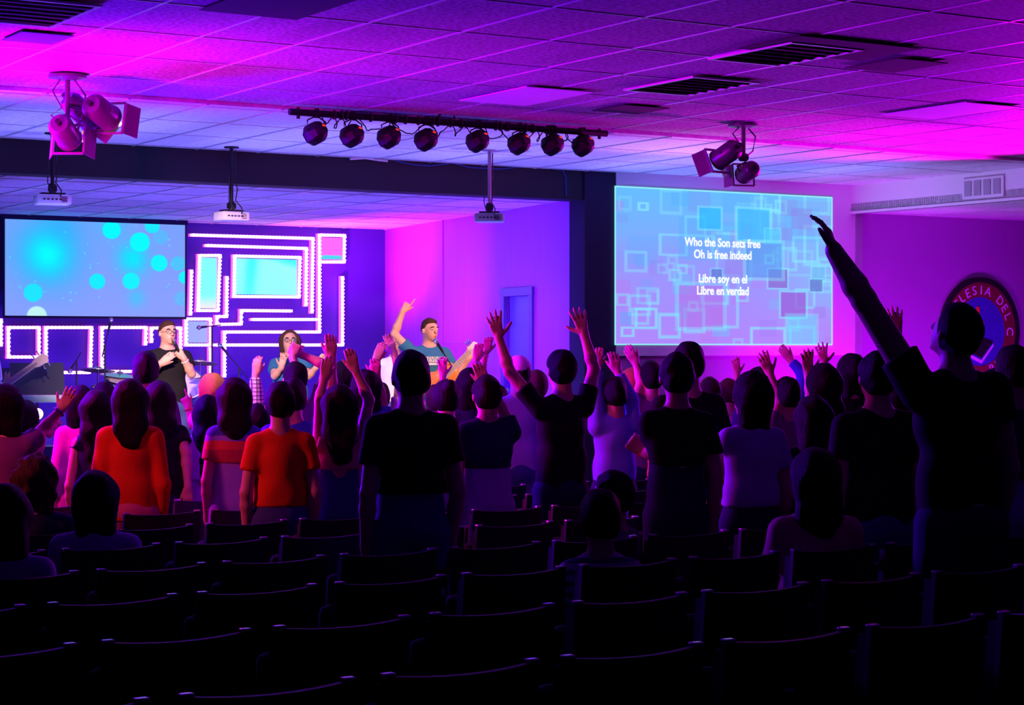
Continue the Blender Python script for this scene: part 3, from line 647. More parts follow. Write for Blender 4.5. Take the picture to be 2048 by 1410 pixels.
def rotm(f, up):   # columns: right, forward, up
    f = unit(f); r = unit(np.cross(f, up)); u = np.cross(r, f); return np.stack([r, f, u], 1)
UP = V3(0, 0, 1); EYE = V3(0, 0, CAMZ)
def solve(S, px, py, L, bias, stretch=1.12):
    dd = np.array(at(px, py, 1.0)) - EYE; dd = unit(dd); t0 = (S - EYE) @ dd; c = EYE + dd * t0; D = np.linalg.norm(c - S)
    if D < L: return c + dd * bias * math.sqrt(L * L - D * D)
    return S + (c - S) * min(1, L * stretch / D)
def hand(F, w, tip, pn, ts, hs, pose, k=.004):
    """w wrist, tip direction, pn palm normal, ts thumb side direction"""
    d = unit(tip); pn = unit(pn - d * (pn @ d)); s = np.cross(d, pn); 
    if s @ ts < 0: s = -s
    q = hs
    pc = w + d * .045 * q
    F.cone(w - d * .015 * q, w + d * .02 * q, .026 * q, .024 * q, k=.015)
    for i in range(4):      # metacarpals make the palm
        o = (.030 - .020 * i) * q; F.cone(w + d * .012 * q + s * o * .55, w + d * .082 * q + s * o, .0145 * q, .0125 * q, k=.010)
    spread = {'open': .20, 'wide': .34, 'fist': .04, 'point': .05, 'relax': .08, 'flat': .05, 'cup': .08}[pose]
    LN = (.040, .045, .042, .033); 
    for i in range(4):
        o = (.030 - .020 * i) * q; base = w + d * .086 * q + s * o; a = (1.5 - i) * spread * .55
        fd = unit(d * math.cos(a) + s * math.sin(a)); L1 = LN[i] * q
        c1, c2 = {'open': (.12, .22), 'wide': (.06, .15), 'fist': (1.5, 1.5), 'point': (1.45, 1.5), 'relax': (.25, .35), 'flat': (.05, .08), 'cup': (.5, .55)}[pose]
        if pose == 'point' and i == 0: c1, c2 = .05, .08
        c1 += .06 * i; 
        d1 = unit(fd * math.cos(c1) + pn * math.sin(c1)); d2 = unit(fd * math.cos(c1 + c2) + pn * math.sin(c1 + c2))
        d3 = unit(fd * math.cos(c1 + c2 * 1.6) + pn * math.sin(c1 + c2 * 1.6))
        r = (.0098, .0100, .0096, .0086)[i] * q
        p1 = base + d1 * L1; p2 = p1 + d2 * L1 * .62; p3 = p2 + d3 * L1 * .45
        F.cone(base, p1, r * 1.05, r, k=k); F.cone(p1, p2, r, r * .92, k=k); F.cone(p2, p3, r * .92, r * .78, k=k)
    ta = {'open': .8, 'wide': 1.05, 'fist': .35, 'point': .5, 'relax': .5, 'flat': .4, 'cup': .6}[pose]
    tb = w + d * .022 * q + s * .026 * q; t1 = unit(d * math.cos(ta) + s * math.sin(ta) + pn * .25); p1 = tb + t1 * .042 * q
    t2 = unit(t1 + d * .35 + (pn * 1.2 if pose in ('fist', 'point') else 0)); p2 = p1 + t2 * .030 * q; p3 = p2 + t2 * .022 * q
    F.cone(tb, p1, .0155 * q, .012 * q, k=.010); F.cone(p1, p2, .0115 * q, .0105 * q, k=k); F.cone(p2, p3, .0105 * q, .0085 * q, k=k)
    return w + d * .09 * q + pn * .02 * q
SKIN = {n: mat('skin_' + n, c, .5, scale=20, var=.08) for n, c in (('light', (.62, .36, .26)), ('tan', (.42, .22, .14)), ('brown', (.22, .11, .07)))}
HAIR = {n: mat('hair_' + n, c, .65, scale=14, stretch=(14, 14, .5), var=.6, bump=.9) for n, c in (('black', (.004, .003, .004)), ('dark', (.009, .005, .004)), ('brown', (.06, .03, .018)), ('blond', (.75, .42, .08)))}
M_EYE = mat('eye_white', (.7, .7, .7), .2); M_IRIS = mat('iris', (.03, .02, .015), .2); M_LIP = mat('lips', (.45, .12, .11), .5); M_GLASS = mat('spectacle_frame', (.02, .02, .025), .3); M_SHOE = mat('shoe', (.03, .03, .035), .6)
def cloth(name, c): return mat('cloth_' + name, c, .85, scale=90, var=.15, bump=.15)
CL = {n: cloth(n, c) for n, c in dict(black=(.012, .012, .014), navy=(.02, .025, .08), teal=(.03, .16, .30), denim=(.05, .08, .22), orange=(.85, .075, .01), rust=(.75, .05, .008), white=(.75, .75, .78), lilac=(.42, .34, .75), pink=(.85, .12, .42),
      rose=(.60, .16, .26), blue=(.04, .10, .55), lightblue=(.22, .32, .85), grey=(.2, .2, .23), maroon=(.25, .02, .05), jeans=(.06, .09, .28), lavjeans=(.35, .3, .7), plum=(.2, .05, .22), red=(.7, .03, .02)).items()}
def pattern_mat(name, kind):
    if name in MATS: return MATS[name]
    m = bpy.data.materials.new(name); m.use_nodes = True; nt = m.node_tree; N = nt.nodes; L = nt.links; b = N['Principled BSDF']; b.inputs['Roughness'].default_value = .85
    tc = N.new('ShaderNodeTexCoord'); sp = N.new('ShaderNodeSeparateXYZ'); L.new(tc.outputs['Object'], sp.inputs[0]); cr = N.new('ShaderNodeValToRGB'); cr.color_ramp.interpolation = 'CONSTANT'
    if kind == 'bands':
        mr = N.new('ShaderNodeMapRange'); mr.inputs[1].default_value = .95; mr.inputs[2].default_value = 1.48; L.new(sp.outputs[2], mr.inputs[0])
        nz = N.new('ShaderNodeTexNoise'); nz.inputs['Scale'].default_value = 30; L.new(tc.outputs['Object'], nz.inputs[0])
        ad = N.new('ShaderNodeMath'); ad.operation = 'MULTIPLY_ADD'; L.new(nz.outputs[0], ad.inputs[0]); ad.inputs[1].default_value = .08; L.new(mr.outputs[0], ad.inputs[2]); L.new(ad.outputs[0], cr.inputs[0])
        cols = ((0, (.05, .08, .6)), (.14, (.5, .4, .8)), (.20, (.05, .1, .7)), (.30, (.5, .2, .5)), (.40, (.5, .03, .06)), (.56, (.75, .06, .05)), (.66, (.3, .25, .8)), (.72, (.06, .08, .6)), (.86, (.6, .06, .12)))
    elif kind == 'stripes':
        mu = N.new('ShaderNodeMath'); mu.operation = 'MULTIPLY'; mu.inputs[1].default_value = 22; L.new(sp.outputs[2], mu.inputs[0]); fr_ = N.new('ShaderNodeMath'); fr_.operation = 'FRACT'; L.new(mu.outputs[0], fr_.inputs[0]); L.new(fr_.outputs[0], cr.inputs[0])
        cols = ((0, (.6, .6, .75)), (.55, (.05, .06, .2)))
    else:
        fx = []
        for o in (0, 2):
            mu = N.new('ShaderNodeMath'); mu.operation = 'MULTIPLY'; mu.inputs[1].default_value = 34; L.new(sp.outputs[o], mu.inputs[0]); fr_ = N.new('ShaderNodeMath'); fr_.operation = 'FRACT'; L.new(mu.outputs[0], fr_.inputs[0]); fx.append(fr_)
        mn = N.new('ShaderNodeMath'); mn.operation = 'MINIMUM'; L.new(fx[0].outputs[0], mn.inputs[0]); L.new(fx[1].outputs[0], mn.inputs[1]); L.new(mn.outputs[0], cr.inputs[0])
        cols = ((0, (.03, .03, .05)), (.22, (.8, .8, .72)))
    while len(cr.color_ramp.elements) > 1: cr.color_ramp.elements.remove(cr.color_ramp.elements[-1])
    for i, (p, c) in enumerate(cols):
        e = cr.color_ramp.elements[0] if i == 0 else cr.color_ramp.elements.new(p); e.position = p; e.color = (*c, 1)
    L.new(cr.outputs[0], b.inputs['Base Color']); MATS[name] = m; return m
CL['bands'] = pattern_mat('cloth_bands', 'bands'); CL['stripes'] = pattern_mat('cloth_stripes', 'stripes'); CL['plaid'] = pattern_mat('cloth_plaid', 'plaid')
ROWS = [4.35, 5.38, 6.41, 7.44, 8.47, 9.5, 10.53, 11.56]
SEATED = []; PEOPLE = []
_shoe = None
def person(label, px, top, d, face=18, hair='short', hc='dark', skin='light', shirt='black', pants='jeans', sleeve='short', L=None, R=None, wd=1.0, tilt=0.0, hturn=0.0, seat=False, fem=False,
           faced=False, glasses=False, cap=None, band=None, base=None, vox=None, hem=None, hemy=None, hairlen=.30, group=None, lean=0.0, hairn=.006, curl=False, Hfix=None, snap=True, width=1.0, arm=1.0, slf=.56):
    a = (px - 1024.0) / FPX; fac = FY + a * RY; Y = d * fac
    if base is None and snap and not seat and Y < 12.2:
        slots = [r + .52 for r in ROWS] ; Y = min(slots, key=lambda q: abs(q - Y)); d = Y / fac
    if seat: r_ = min(ROWS, key=lambda q: abs(q + .12 - Y)); Y = r_ + .14; d = Y / fac
    T = np.array(at(px, top, d)); fz = floor_z(T[1]) if base is None else base
    th = math.radians(face); f = V3(FX * math.cos(th) - FY * math.sin(th), FX * math.sin(th) + FY * math.cos(th), 0); r = V3(f[1], -f[0], 0)
    tot = T[2] - fz
    H = (tot - .40) / .505 if seat else tot
    if Hfix: H = Hfix
    s = H / 1.72; ws = (.5 + .5 * s) * wd; o = V3(T[0], T[1], fz)
    if seat: SEATED.append((r_, T[0]))
    hh = .232 * (.6 + .4 * s); hr = hh / .232
    vx = vox or (.0085 if d < 13 else .010)
    t = empty('person', o, label, 'person', group)
    zt = fz + tot
    HC = V3(T[0], T[1], zt - hh * .5 - .012) ; 
    # head frame
    hf = f * math.cos(math.radians(hturn)) + np.cross(UP, f) * math.sin(math.radians(hturn)); pt = math.radians(tilt)
    hf = hf * math.cos(pt) + UP * math.sin(pt); HM = rotm(hf, UP)
    def hp(x, y, z): return HC + HM @ (V3(x, y, z) * hr)
    pel = fz + (.53 * H if not seat else .52); sh_z = zt - hh - .085 * s
    lv = f * lean
    neckb = V3(T[0], T[1], sh_z + .03) - f * .02; chest = V3(T[0], T[1], sh_z - .12 * s) - f * .01; back = -f * (.06 if seat else 0)
    P0 = V3(T[0], T[1], pel) + lv * -1 + back
    waist = P0 + (chest - P0) * .42
    sw = (.128 if fem else .146) * ws; SHL = neckb - r * sw - UP * .07; SHR = neckb + r * sw - UP * .07
    BM = np.stack([r, f, UP], 1)
    hw = .085 * ws
    # legs
    legs = []
    for sg in (-1, 1):
        hip = P0 + r * sg * hw - UP * .02
        if seat: kn_ = hip + f * .40 * s + UP * -.03 + r * sg * .03; an = V3(kn_[0], kn_[1], fz + .07) + f * .03
        else:
            an = V3(o[0], o[1], fz + .075) - lv * 0 + r * sg * .10 * ws; kn_ = (hip + an) / 2 + f * .03
        legs.append((hip, kn_, an))
    # arms
    arms = []
    for sg, S, spec in ((-1, SHL, L), (1, SHR, R)):
        UA = .172 * H if not seat else .172 * H; FA = .152 * H
        if spec is None:
            E = S + r * sg * .05 - UP * UA * .97 - f * .03; Wr = E + f * .07 - UP * FA * .95 - r * sg * .01; tip = unit(-UP + f * .3); pose = 'relax'; pn = -r * sg; ts = f
            if seat: E = S + r * sg * .04 - UP * UA * .9 + f * .08; Wr = E + f * FA * .9 - UP * .06 - r * sg * .05; tip = f; pn = -UP; ts = -r * sg
        else:
            ex, ey, wx, wy, tx, ty, pose = spec[:7]; bias = spec[7] if len(spec) > 7 else .5; tsx = spec[8] if len(spec) > 8 else 1; stc = spec[9] if len(spec) > 9 else 1.25
            raised = 1 if wy < top + 150 else 0
            S2 = S + UP * (.035 if ey < top + (HOR - 690) + 130 else 0) 
            E = solve(S2, ex, ey, UA, bias, stc); Wr = solve(E, wx, wy, FA, bias * .6, stc)
            dw = depth_of(Wr); tp = np.array(at(tx, ty, dw)); tip = unit(tp - Wr); cr_ = V3(RX, RY, 0); pn = V3(FX, FY, 0); ts = cr_ * tsx
            if len(spec) > 10: pn = -cr_ * .8 - UP * .3 + pn * .3; ts = -V3(FX, FY, 0)
        arms.append((S, E, Wr, tip, pose, pn, ts))
    B = Field(vx)
    # head
    B.ell(hp(0, -.012, .018), V3(.074, .094, .092) * hr, HM); B.ell(hp(0, .022, -.042), V3(.056, .064, .068) * hr, HM, k=.03)
    if faced or tilt > 5 or abs(hturn) > 25 or not hair.startswith('long'):
        B.cone(hp(0, .085, .01), hp(0, .104, -.022), .008 * hr, .013 * hr, k=.014)
        for sg in (-1, 1): B.ell(hp(sg * .080, -.004, -.012), V3(.010, .017, .028) * hr, HM, k=.008)
        B.cone(hp(-.016, .078, -.060), hp(.016, .078, -.060), .010 * hr, k=.01); B.ell(hp(0, .068, -.092), V3(.02, .016, .015) * hr, HM, k=.02)
        if faced:
            for sg in (-1, 1):
                B.ell(hp(sg * .030, .090, .006), V3(.017, .014, .011) * hr, HM, k=.004, sub=True); B.cone(hp(sg * .045, .076, .026), hp(sg * .016, .086, .028), .007 * hr, k=.012)
    B.cone(hp(0, -.025, -.05), neckb - UP * .02, .052 * hr, .060 * ws, k=.03)
    # torso
    B.ell(chest - UP * .02, V3(.130 * ws, .098 * ws, .17 * s), BM, k=.05); B.cone(SHL + r * .02, neckb - r * .02 - UP * .03, .042 * ws, .045 * ws, k=.04); B.cone(SHR - r * .02, neckb + r * .02 - UP * .03, .042 * ws, .045 * ws, k=.04)
    B.ell(waist, V3((.115 if fem else .128) * ws, .092 * ws, .16 * s), BM, k=.06); B.ell(P0, V3(.135 * ws, .105 * ws, .12 * s), BM, k=.05)
    for hip, kn_, an in legs:
        B.cone(hip, kn_, .078 * ws, .052 * ws, k=.03); B.cone(kn_, an, .053 * ws, .036 * ws, k=.02)
        B.cone(an - UP * .02 - f * .03, an - UP * .035 + f * .13, .034, .028, k=.02)
    for S, E, Wr, tip, pose, pn, ts in arms:
        am = arm * (.9 if fem else 1.0) * (.6 + .4 * ws); B.cone(S, E, .045 * am, .036 * am, k=.03); M_ = E + (Wr - E) * .3; B.cone(E, M_, .036 * am, .037 * am, k=.015); B.cone(M_, Wr, .037 * am, .0255 * am, k=.015)
        hand(B, Wr, tip, pn, ts, (.95 if not fem else .88) * (.5 + .5 * s) * (1.0 if H > 1.45 else .9), pose)
    B.build('body', SKIN[skin], t, o)
    # shirt
    cv = .012; T_ = Field(cv); g = .018
    nb = hem if hem is not None else .02
    hz = pel - nb * s
    if hemy: hz = CAMZ - (hemy - HOR) / FPX * d
    if seat: hz = pel - .06
    T_.ell(chest - UP * .02, V3(.130 * ws + g + .006, .098 * ws + g, .17 * s + .01), BM, k=.05); T_.cone(SHL + r * .02, neckb - r * .02 - UP * .03, .042 * ws + g * .7, .045 * ws + g * .6, k=.04); T_.cone(SHR - r * .02, neckb + r * .02 - UP * .03, .042 * ws + g * .7, .045 * ws + g * .6, k=.04)
    T_.ell(waist, V3(.118 * ws + g + .008, .092 * ws + g + .004, .17 * s), BM, k=.06)
    T_.cone(waist - r * .05 * ws, P0 - r * .062 * ws - UP * .22, .078 * ws + g, .084 * ws + g, k=.05, cut=[(V3(0, 0, hz), -UP)]); T_.cone(waist + r * .05 * ws, P0 + r * .062 * ws - UP * .22, .078 * ws + g, .084 * ws + g, k=.05, cut=[(V3(0, 0, hz), -UP)])
    for S, E, Wr, tip, pose, pn, ts in arms:
        da = unit(E - S)
        if sleeve == 'short': q = S + (E - S) * slf; T_.cone(S, S + (E - S) * .8, .042 * ws * arm + g * .7, .044 * ws * arm + g, k=.03, cut=[(q, da)])
        elif sleeve == 'long': T_.cone(S, E, .048 * ws + g * .7, .040 + g * .6, k=.03); q = E + (Wr - E) * .92; T_.cone(E, Wr, .042 + g * .6, .032 + g * .5, k=.02, cut=[(q, unit(Wr - E))])
        else: T_.ell(S, V3(.055, .06, .05), BM, k=.02)
    T_.ell(neckb + UP * .075, V3(.072, .08, .075), BM, k=.01, sub=True)
    if sleeve == 'none':
        T_.ell(SHL - r * .035 + UP * .03, V3(.03, .08, .05), BM, k=.01, sub=True); T_.ell(SHR + r * .035 + UP * .03, V3(.03, .08, .05), BM, k=.01, sub=True)
    sh = T_.build('shirt', CL[shirt], t, o, noise=.0045, nf=24, gcut=[(V3(0, 0, hz), -UP)], seed=px * .1)
    # trousers
    J = Field(.014); J.ell(P0, V3(.135 * ws + .012, .105 * ws + .012, .12 * s), BM, k=.05, cut=[(P0 + UP * .07, UP)])
    if hz > pel + .02: J.cone(P0 - r * .05, V3(P0[0], P0[1], hz + .03) - r * .045, .100 * ws, .092 * ws, k=.03, cut=[(V3(0, 0, hz + .04), UP)]); J.cone(P0 + r * .05, V3(P0[0], P0[1], hz + .03) + r * .045, .100 * ws, .092 * ws, k=.03, cut=[(V3(0, 0, hz + .04), UP)])
    for hip, kn_, an in legs:
        J.cone(hip, kn_, .086 * ws, .066 * ws, k=.03); J.cone(kn_, an + UP * .01, .066 * ws, .054 * ws, k=.02)
    if hz > pel + .02: zc = (hz + pel) / 2; J.ell(V3(P0[0], P0[1], zc), V3(.128 * ws, .098 * ws, (hz - pel) / 2 + .14), BM, k=.04, cut=[(V3(0, 0, hz + .04), UP)])
    J.build('trousers', CL[pants], t, o, noise=.003, nf=22, seed=px)
    # shoes
    for hip, kn_, an in legs:
        S_ = MB(o); S_.box(V3(an[0], an[1], fz + .045) + f * .05, (.095, .27, .075), Matrix(np.array(BM).tolist()), .028); S_.build('shoe', M_SHOE, t, True)
    # hair
    if hair:
        Hf = Field(.0085 if d < 14 else .0095); nrm = unit(HM @ V3(0, .8, -.6)) if not faced else unit(HM @ V3(0, .75, -.66)); q = hp(0, .045, .03) if not faced else hp(0, .035, .045)
        if hair in ('short', 'buzz', 'top'):
            e = .0 if hair == 'buzz' else (-.001 if faced else .008)
            cuts = [(q, nrm)] if faced else [(hp(0, .035, .03), unit(HM @ V3(0, .93, -.36))), (hp(0, 0, -.080), HM @ V3(0, 0, -1.))]
            Hf.ell(hp(0, -.014, .022), V3(.080 + e, .100 + e, .098 + e) * hr, HM, cut=cuts[:1], k=.01)
            if not faced: Hf.ell(hp(0, -.034, -.020), V3(.074, .078, .075) * hr, HM, cut=cuts + [(hp(0, -.005, 0), HM @ V3(0, 1., 0))], k=.03)
            if faced: Hf.ell(hp(0, .015, .082), V3(.055, .062, .030) * hr, HM, k=.02)
            if hair == 'top': Hf.ell(hp(0, .02, .095), V3(.055, .075, .035) * hr, HM, k=.03)
        else:
            e = .014; Hf.ell(hp(0, -.018, .020), V3(.084 + e, .104 + e, .104 + e * .6) * hr, HM, cut=[(hp(0, .02 if faced else .055, .03), unit(HM @ V3(0, .93, -.36)))], k=.02)
            if hair in ('long', 'bob'):
                LL = hairlen if hair == 'long' else .03; bk = -f * .062
                sh0 = V3(T[0], T[1], sh_z)
                for x in (-1, 0, 1):
                    p1 = hp(x * .048, -.035, .0); p2 = sh0 + UP * .03 + r * x * .050 + bk * (1.1 if hair == 'long' else .6)
                    Hf.cone(p1, p2, .058 * hr, .046, k=.05)
                    if hair == 'long': p3 = p2 - UP * (LL + (.02 if x == 0 else 0)) - f * .035 - r * x * .020; Hf.cone(p2, p3, .046, .026, k=.05)
            if hair == 'bun': Hf.ell(hp(0, -.10, .09), V3(.045, .045, .045) * hr, HM, k=.01)
            if hair == 'pony': Hf.cone(hp(0, -.11, .03), hp(0, -.15, -.12), .03, .022, k=.02); Hf.cone(hp(0, -.15, -.12), hp(0, -.14, -.28), .024, .008, k=.02)
        Hf.build('hair', HAIR[hc], t, o, noise=(.012 if curl else hairn), nf=(70 if curl else 45), seed=px * .3)
    if faced:
        for sg in (-1, 1):
            e = MB(o); e.lathe([(0, -.011), (.008, -.008), (.011, 0), (.008, .008), (0, .011)], hp(sg * .030, .080, .006), HM[:, 1], 12); ey = e.build('eye', M_EYE, t, True)
            MB(o).lathe([(.0055, .0), (0, .003)], hp(sg * .030, .0905, .005), HM[:, 1], 10).build('iris', M_IRIS, ey)
            MB(o).tube([hp(sg * .046, .083, .027), hp(sg * .032, .092, .032), hp(sg * .015, .092, .028)], .0045, 6).build('eyebrow', HAIR[hc], t)
        MB(o).lathe([(0, -.006), (.012, -.002), (.014, .002), (0, .006)], hp(0, .086, -.060), HM[:, 1], 12).build('mouth', M_LIP, t)
    if glasses:
        gl = MB(o)
        for sg in (-1, 1):
            gl.tube([hp(sg * .031 + .024 * math.cos(k), .104, .004 + .018 * math.sin(k)) for k in [2 * math.pi * i / 14 for i in range(14)]], .0022, 5, True)
            gl.tube([hp(sg * .055, .102, .008), hp(sg * .078, .06, .008), hp(sg * .080, -.01, .0)], .002, 5)
        gl.tube([hp(-.008, .106, .006), hp(.008, .106, .006)], .002, 5); gl.build('glasses', M_GLASS, t)
    if cap:
        c_ = Field(.01); c_.ell(hp(0, -.012, .035), V3(.094, .112, .100) * hr, HM, cut=[(hp(0, 0, .025), HM @ V3(0, .05, -1.))], k=.01)
        c_.build('cap', CL[cap], t, o)
    if band:
        for (side_, frac, m_) in band:
            S, E, Wr, tip, pose, pn, ts = arms[side_]; c = E + (Wr - E) * frac; n_ = unit(Wr - E); u = unit(np.cross(n_, V3(.3, .5, .8))); v_ = np.cross(n_, u); rr = .030 * (.6 + .4 * ws)
            MB(o).tube([c + (u * math.cos(k) + v_ * math.sin(k)) * rr for k in [2 * math.pi * i / 16 for i in range(16)]], .006, 6, True).build('wristband', m_, t, True)
    PEOPLE.append((t, arms, HC, HM, chest, f, r, o, SHL, SHR, P0, hp)); return PEOPLE[-1]
M_BAND = mat('wristband_blue', (.1, .15, .6), .4); M_BANDW = mat('wristband_white', (.8, .8, .8), .4); M_BANDR = mat('wristband_red', (.6, .05, .03), .4)
PX = person
# ================================================================== PEOPLE ON THE STAGE
S1 = PX('person in black t-shirt and glasses holding a microphone, one hand on the chest', 336, 638, 18.3, face=212, hair='short', hc='brown', shirt='black', base=STG, R=(300, 750, 320, 728, 350, 704, 'flat', -.5, 1), L=(383, 748, 367, 716, 352, 696, 'fist', -.5, -1), faced=True, glasses=True, wd=1.22, tilt=3, band=[(0, .8, M_BANDW)])
S2 = PX('person with long brown hair, glasses and blue t-shirt singing on stage with arms held out', 580, 659, 19.4, face=188, hair='long', hc='brown', shirt='teal', base=STG, R=(549, 752, 563, 735, 570, 700, 'open', -.5, -1), L=(617, 752, 632, 735, 650, 708, 'flat', -.5, -1), faced=True, glasses=True, wd=1.2, fem=True, tilt=10, hairlen=.1)
S3 = PX('person in blue t-shirt with an orange guitar, singing into a microphone with one arm raised', 860, 634, 19.4, face=205, hair='short', hc='brown', shirt='teal', base=STG, R=(789, 668, 806, 622, 822, 598, 'point', -.2, 1, 1.1), L=(912, 752, 938, 716, 952, 690, 'cup', -.3, -1), faced=True, wd=1.15, hturn=12)
S4 = PX('person in white t-shirt and glasses behind the guitar singer, half hidden by raised hands', 790, 662, 20.6, face=178, hair='short', hc='black', shirt='white', base=STG, R=None, L=None, faced=True, glasses=True)
S5 = PX('person in white shirt at the left edge of the view playing a bass guitar', -42, 650, 18.6, face=200, hair='short', hc='dark', shirt='white', base=STG, R=(-95, 760, -70, 790, -50, 800, 'cup', -.4, 1), L=(-6, 790, 12, 768, 22, 752, 'cup', -.5, -1), faced=True)
# print on the guitar singer's shirt
def chest_frame(S, fr=.0):
    t, arms, HC, HM, chest, f, r, o = S[:8]; return Vector(chest), Vector(f), Vector(r), t, Vector(o)
c_, f_, r_, t_, o_ = chest_frame(S3)
pc = c_ + f_ * .137 + Vector((0, 0, .03)) - o_; u_ = -r_
pb = MB(); pb.box(pc, (.24, .006, .052), Matrix((r_, f_, Vector((0, 0, 1)))).transposed()); pr = pb.build('shirt_print', CL['white'], t_)
textmesh('print_lettering', 'REVIVED', .062, pc + f_ * .006, u_, (0, 0, 1), CL['teal'], pr, .001, xs=.95)
pc2 = pc - Vector((0, 0, .045)); MB().box(pc2, (.15, .006, .022), Matrix((r_, f_, Vector((0, 0, 1)))).transposed()).build('shirt_print', CL['white'], t_)
# ================================================================== STANDING CROWD
P = PX
GC = None
P('tall person in plain black t-shirt and jeans, back turned, in the middle of the seats', 820, 700, 9.3, hair='short', hc='black', shirt='black', pants='jeans', wd=1.12, hemy=985, face=20)
P('person in dark t-shirt at right, one arm stretched high across the screen edge', 1908, 600, 7.6, face=26, hair='short', hc='black', shirt='black', pants='navy', L=(1728, 600, 1668, 502, 1648, 438, 'relax', .35, -1, 1.5, 1), wd=1.2, tilt=24, hturn=12, lean=.05, arm=1.3, slf=.4)
P('person in navy shirt and pale blue trousers cut off by the right edge', 2024, 690, 9.6, face=15, hair='short', hc='black', shirt='navy', pants='lavjeans', hemy=955, wd=1.1)
P('person in orange t-shirt, short dark hair, arms down, standing among the seats', 560, 762, 10.5, face=12, hair='short', hc='black', shirt='orange', pants='jeans', hemy=1012, wd=1.0)
P('person with straight shoulder-length hair in a loose rust red top', 260, 757, 11.2, face=12, hair='long', hc='black', shirt='rust', pants='rose', hairlen=.10, wd=1.08, fem=True, hemy=1040, sleeve='long')
P('person with long hair and black t-shirt right of the rust red top, arm hanging', 316, 762, 12.9, face=25, hair='long', hc='black', shirt='black', pants='navy', hairlen=.06, wd=1.1, fem=True, R=(372, 905, 376, 975, 376, 1000, 'relax', -.3, -1))
P('person in sleeveless dark top with magenta light on long black hair', 192, 780, 12.6, face=15, hair='long', hc='black', shirt='navy', sleeve='none', hairlen=.28, fem=True, wd=.95, pants='navy')
P('person in bright pink long shirt, second from the left in the middle rows', 160, 770, 13.7, face=20, hair='bob', hc='black', shirt='pink', pants='pink', fem=True, sleeve='long', wd=.95)
P('person with dark hair in mauve shirt at the left edge, arm stretched toward the stage', 12, 768, 11.4, face=5, hair='bob', hc='black', shirt='plum', fem=True, R=(82, 862, 122, 820, 145, 778, 'open', .4, -1, 1.3), wd=1.05, band=[(1, .9, M_BAND)])
P('person far left whose bare forearm reaches out palm up', 52, 800, 14.4, face=350, hair='bob', hc='dark', shirt='rose', fem=True, R=(78, 858, 100, 868, 118, 840, 'relax', .3, -1), wd=.9)
P('person with long straight black hair in lilac t-shirt and lilac trousers', 416, 790, 13.4, face=10, hair='long', hc='black', shirt='lilac', pants='lilac', hairlen=.32, fem=True, hemy=960, wd=1.05)
P('person in red and blue banded top with pale jeans', 468, 755, 12.4, face=12, hair='long', hc='black', shirt='bands', pants='lavjeans', hairlen=.05, fem=True, hemy=925, wd=.95)
P('small person with short hair in magenta shirt beside the orange t-shirt', 513, 806, 13.2, face=20, hair='short', hc='black', shirt='pink', pants='navy', wd=.8)
P('person with long golden blond hair near the stage, finger pointing up', 424, 745, 14.9, face=20, hair='long', hc='blond', shirt='white', fem=True, L=(386, 850, 377, 815, 366, 790, 'point', .1, 1), hairlen=.22, band=[(0, .9, M_BANDR)])
P('person with raised arm in black and white plaid sleeve near the stage', 545, 800, 14.6, face=25, hair='short', hc='dark', shirt='plaid', sleeve='long', L=(514, 812, 511, 750, 516, 708, 'relax', .2, 1, 1.3))
P('person with crossed arms held above the head, fists together', 590, 722, 14.2, face=20, hair='short', hc='black', shirt='plum', L=(592, 745, 586, 712, 590, 700, 'fist', .2, 1), R=(655, 732, 600, 708, 586, 700, 'fist', .2, 1, 1.3), wd=.95)
P('person in royal blue t-shirt raising a magenta-lit arm straight up', 587, 756, 12.6, face=5, hair='short', hc='black', shirt='blue', pants='navy', R=(662, 785, 664, 716, 662, 690, 'relax', .1, -1, 1.3), wd=1.05)
P('person with big dark hair, rose tank top and blue jeans, both arms up', 678, 768, 11.4, face=12, hair='long', hc='black', shirt='rose', sleeve='none', pants='jeans', hemy=938, hairlen=.14, fem=True, R=(738, 800, 712, 742, 702, 712, 'relax', .2, -1, 1.2), L=(640, 800, 648, 760, 652, 735, 'relax', .3, 1), wd=.95)
P('person with short hair standing between the raised arms left of the black t-shirt', 684, 722, 15.4, face=15, hair='short', hc='black', shirt='navy')
P('person with dark hair left of the black t-shirt, raising a fist', 730, 738, 13.4, face=20, hair='bob', hc='black', shirt='blue', R=(763, 795, 754, 755, 750, 722, 'cup', .1, -1, 1.2), wd=.95)
P('person near the stage with both warm-lit hands held in front of the face', 757, 762, 15.2, face=15, hair='short', hc='brown', shirt='white', L=(736, 762, 750, 722, 764, 690, 'flat', .2, 1, 1.3), R=(800, 742, 788, 706, 776, 676, 'flat', .2, -1, 1.3))
P('person right of the black t-shirt with purple rim on rounded hair', 892, 760, 12.5, face=15, hair='bun', hc='dark', shirt='black', fem=True)
P('person near the stage, hair lit orange, one open hand raised before the guitar', 872, 768, 14.6, face=15, hair='short', hc='brown', shirt='maroon', R=(886, 800, 886, 752, 884, 712, 'open', .1, 1, 1.3), fem=True)
P('person with dark hair lit from behind, slightly left of the bracelet arm', 938, 736, 14.2, face=15, hair='bob', hc='black', shirt='navy', fem=True)
P('person with navy t-shirt and bracelet, bent arm raised over the head', 972, 748, 11.6, face=22, hair='short', hc='dark', shirt='navy', pants='lilac', R=(1000, 815, 972, 772, 958, 735, 'relax', .1, -1, 1.2), hemy=935, band=[(1, .88, M_BANDW)], wd=1.1)
P('person near the stage whose warm-lit fist and wristwatch rise over the crowd', 962, 752, 15.0, face=15, hair='short', hc='dark', shirt='orange', R=(961, 758, 970, 706, 978, 676, 'cup', .1, 1, 1.5), band=[(1, .9, M_BANDW)])
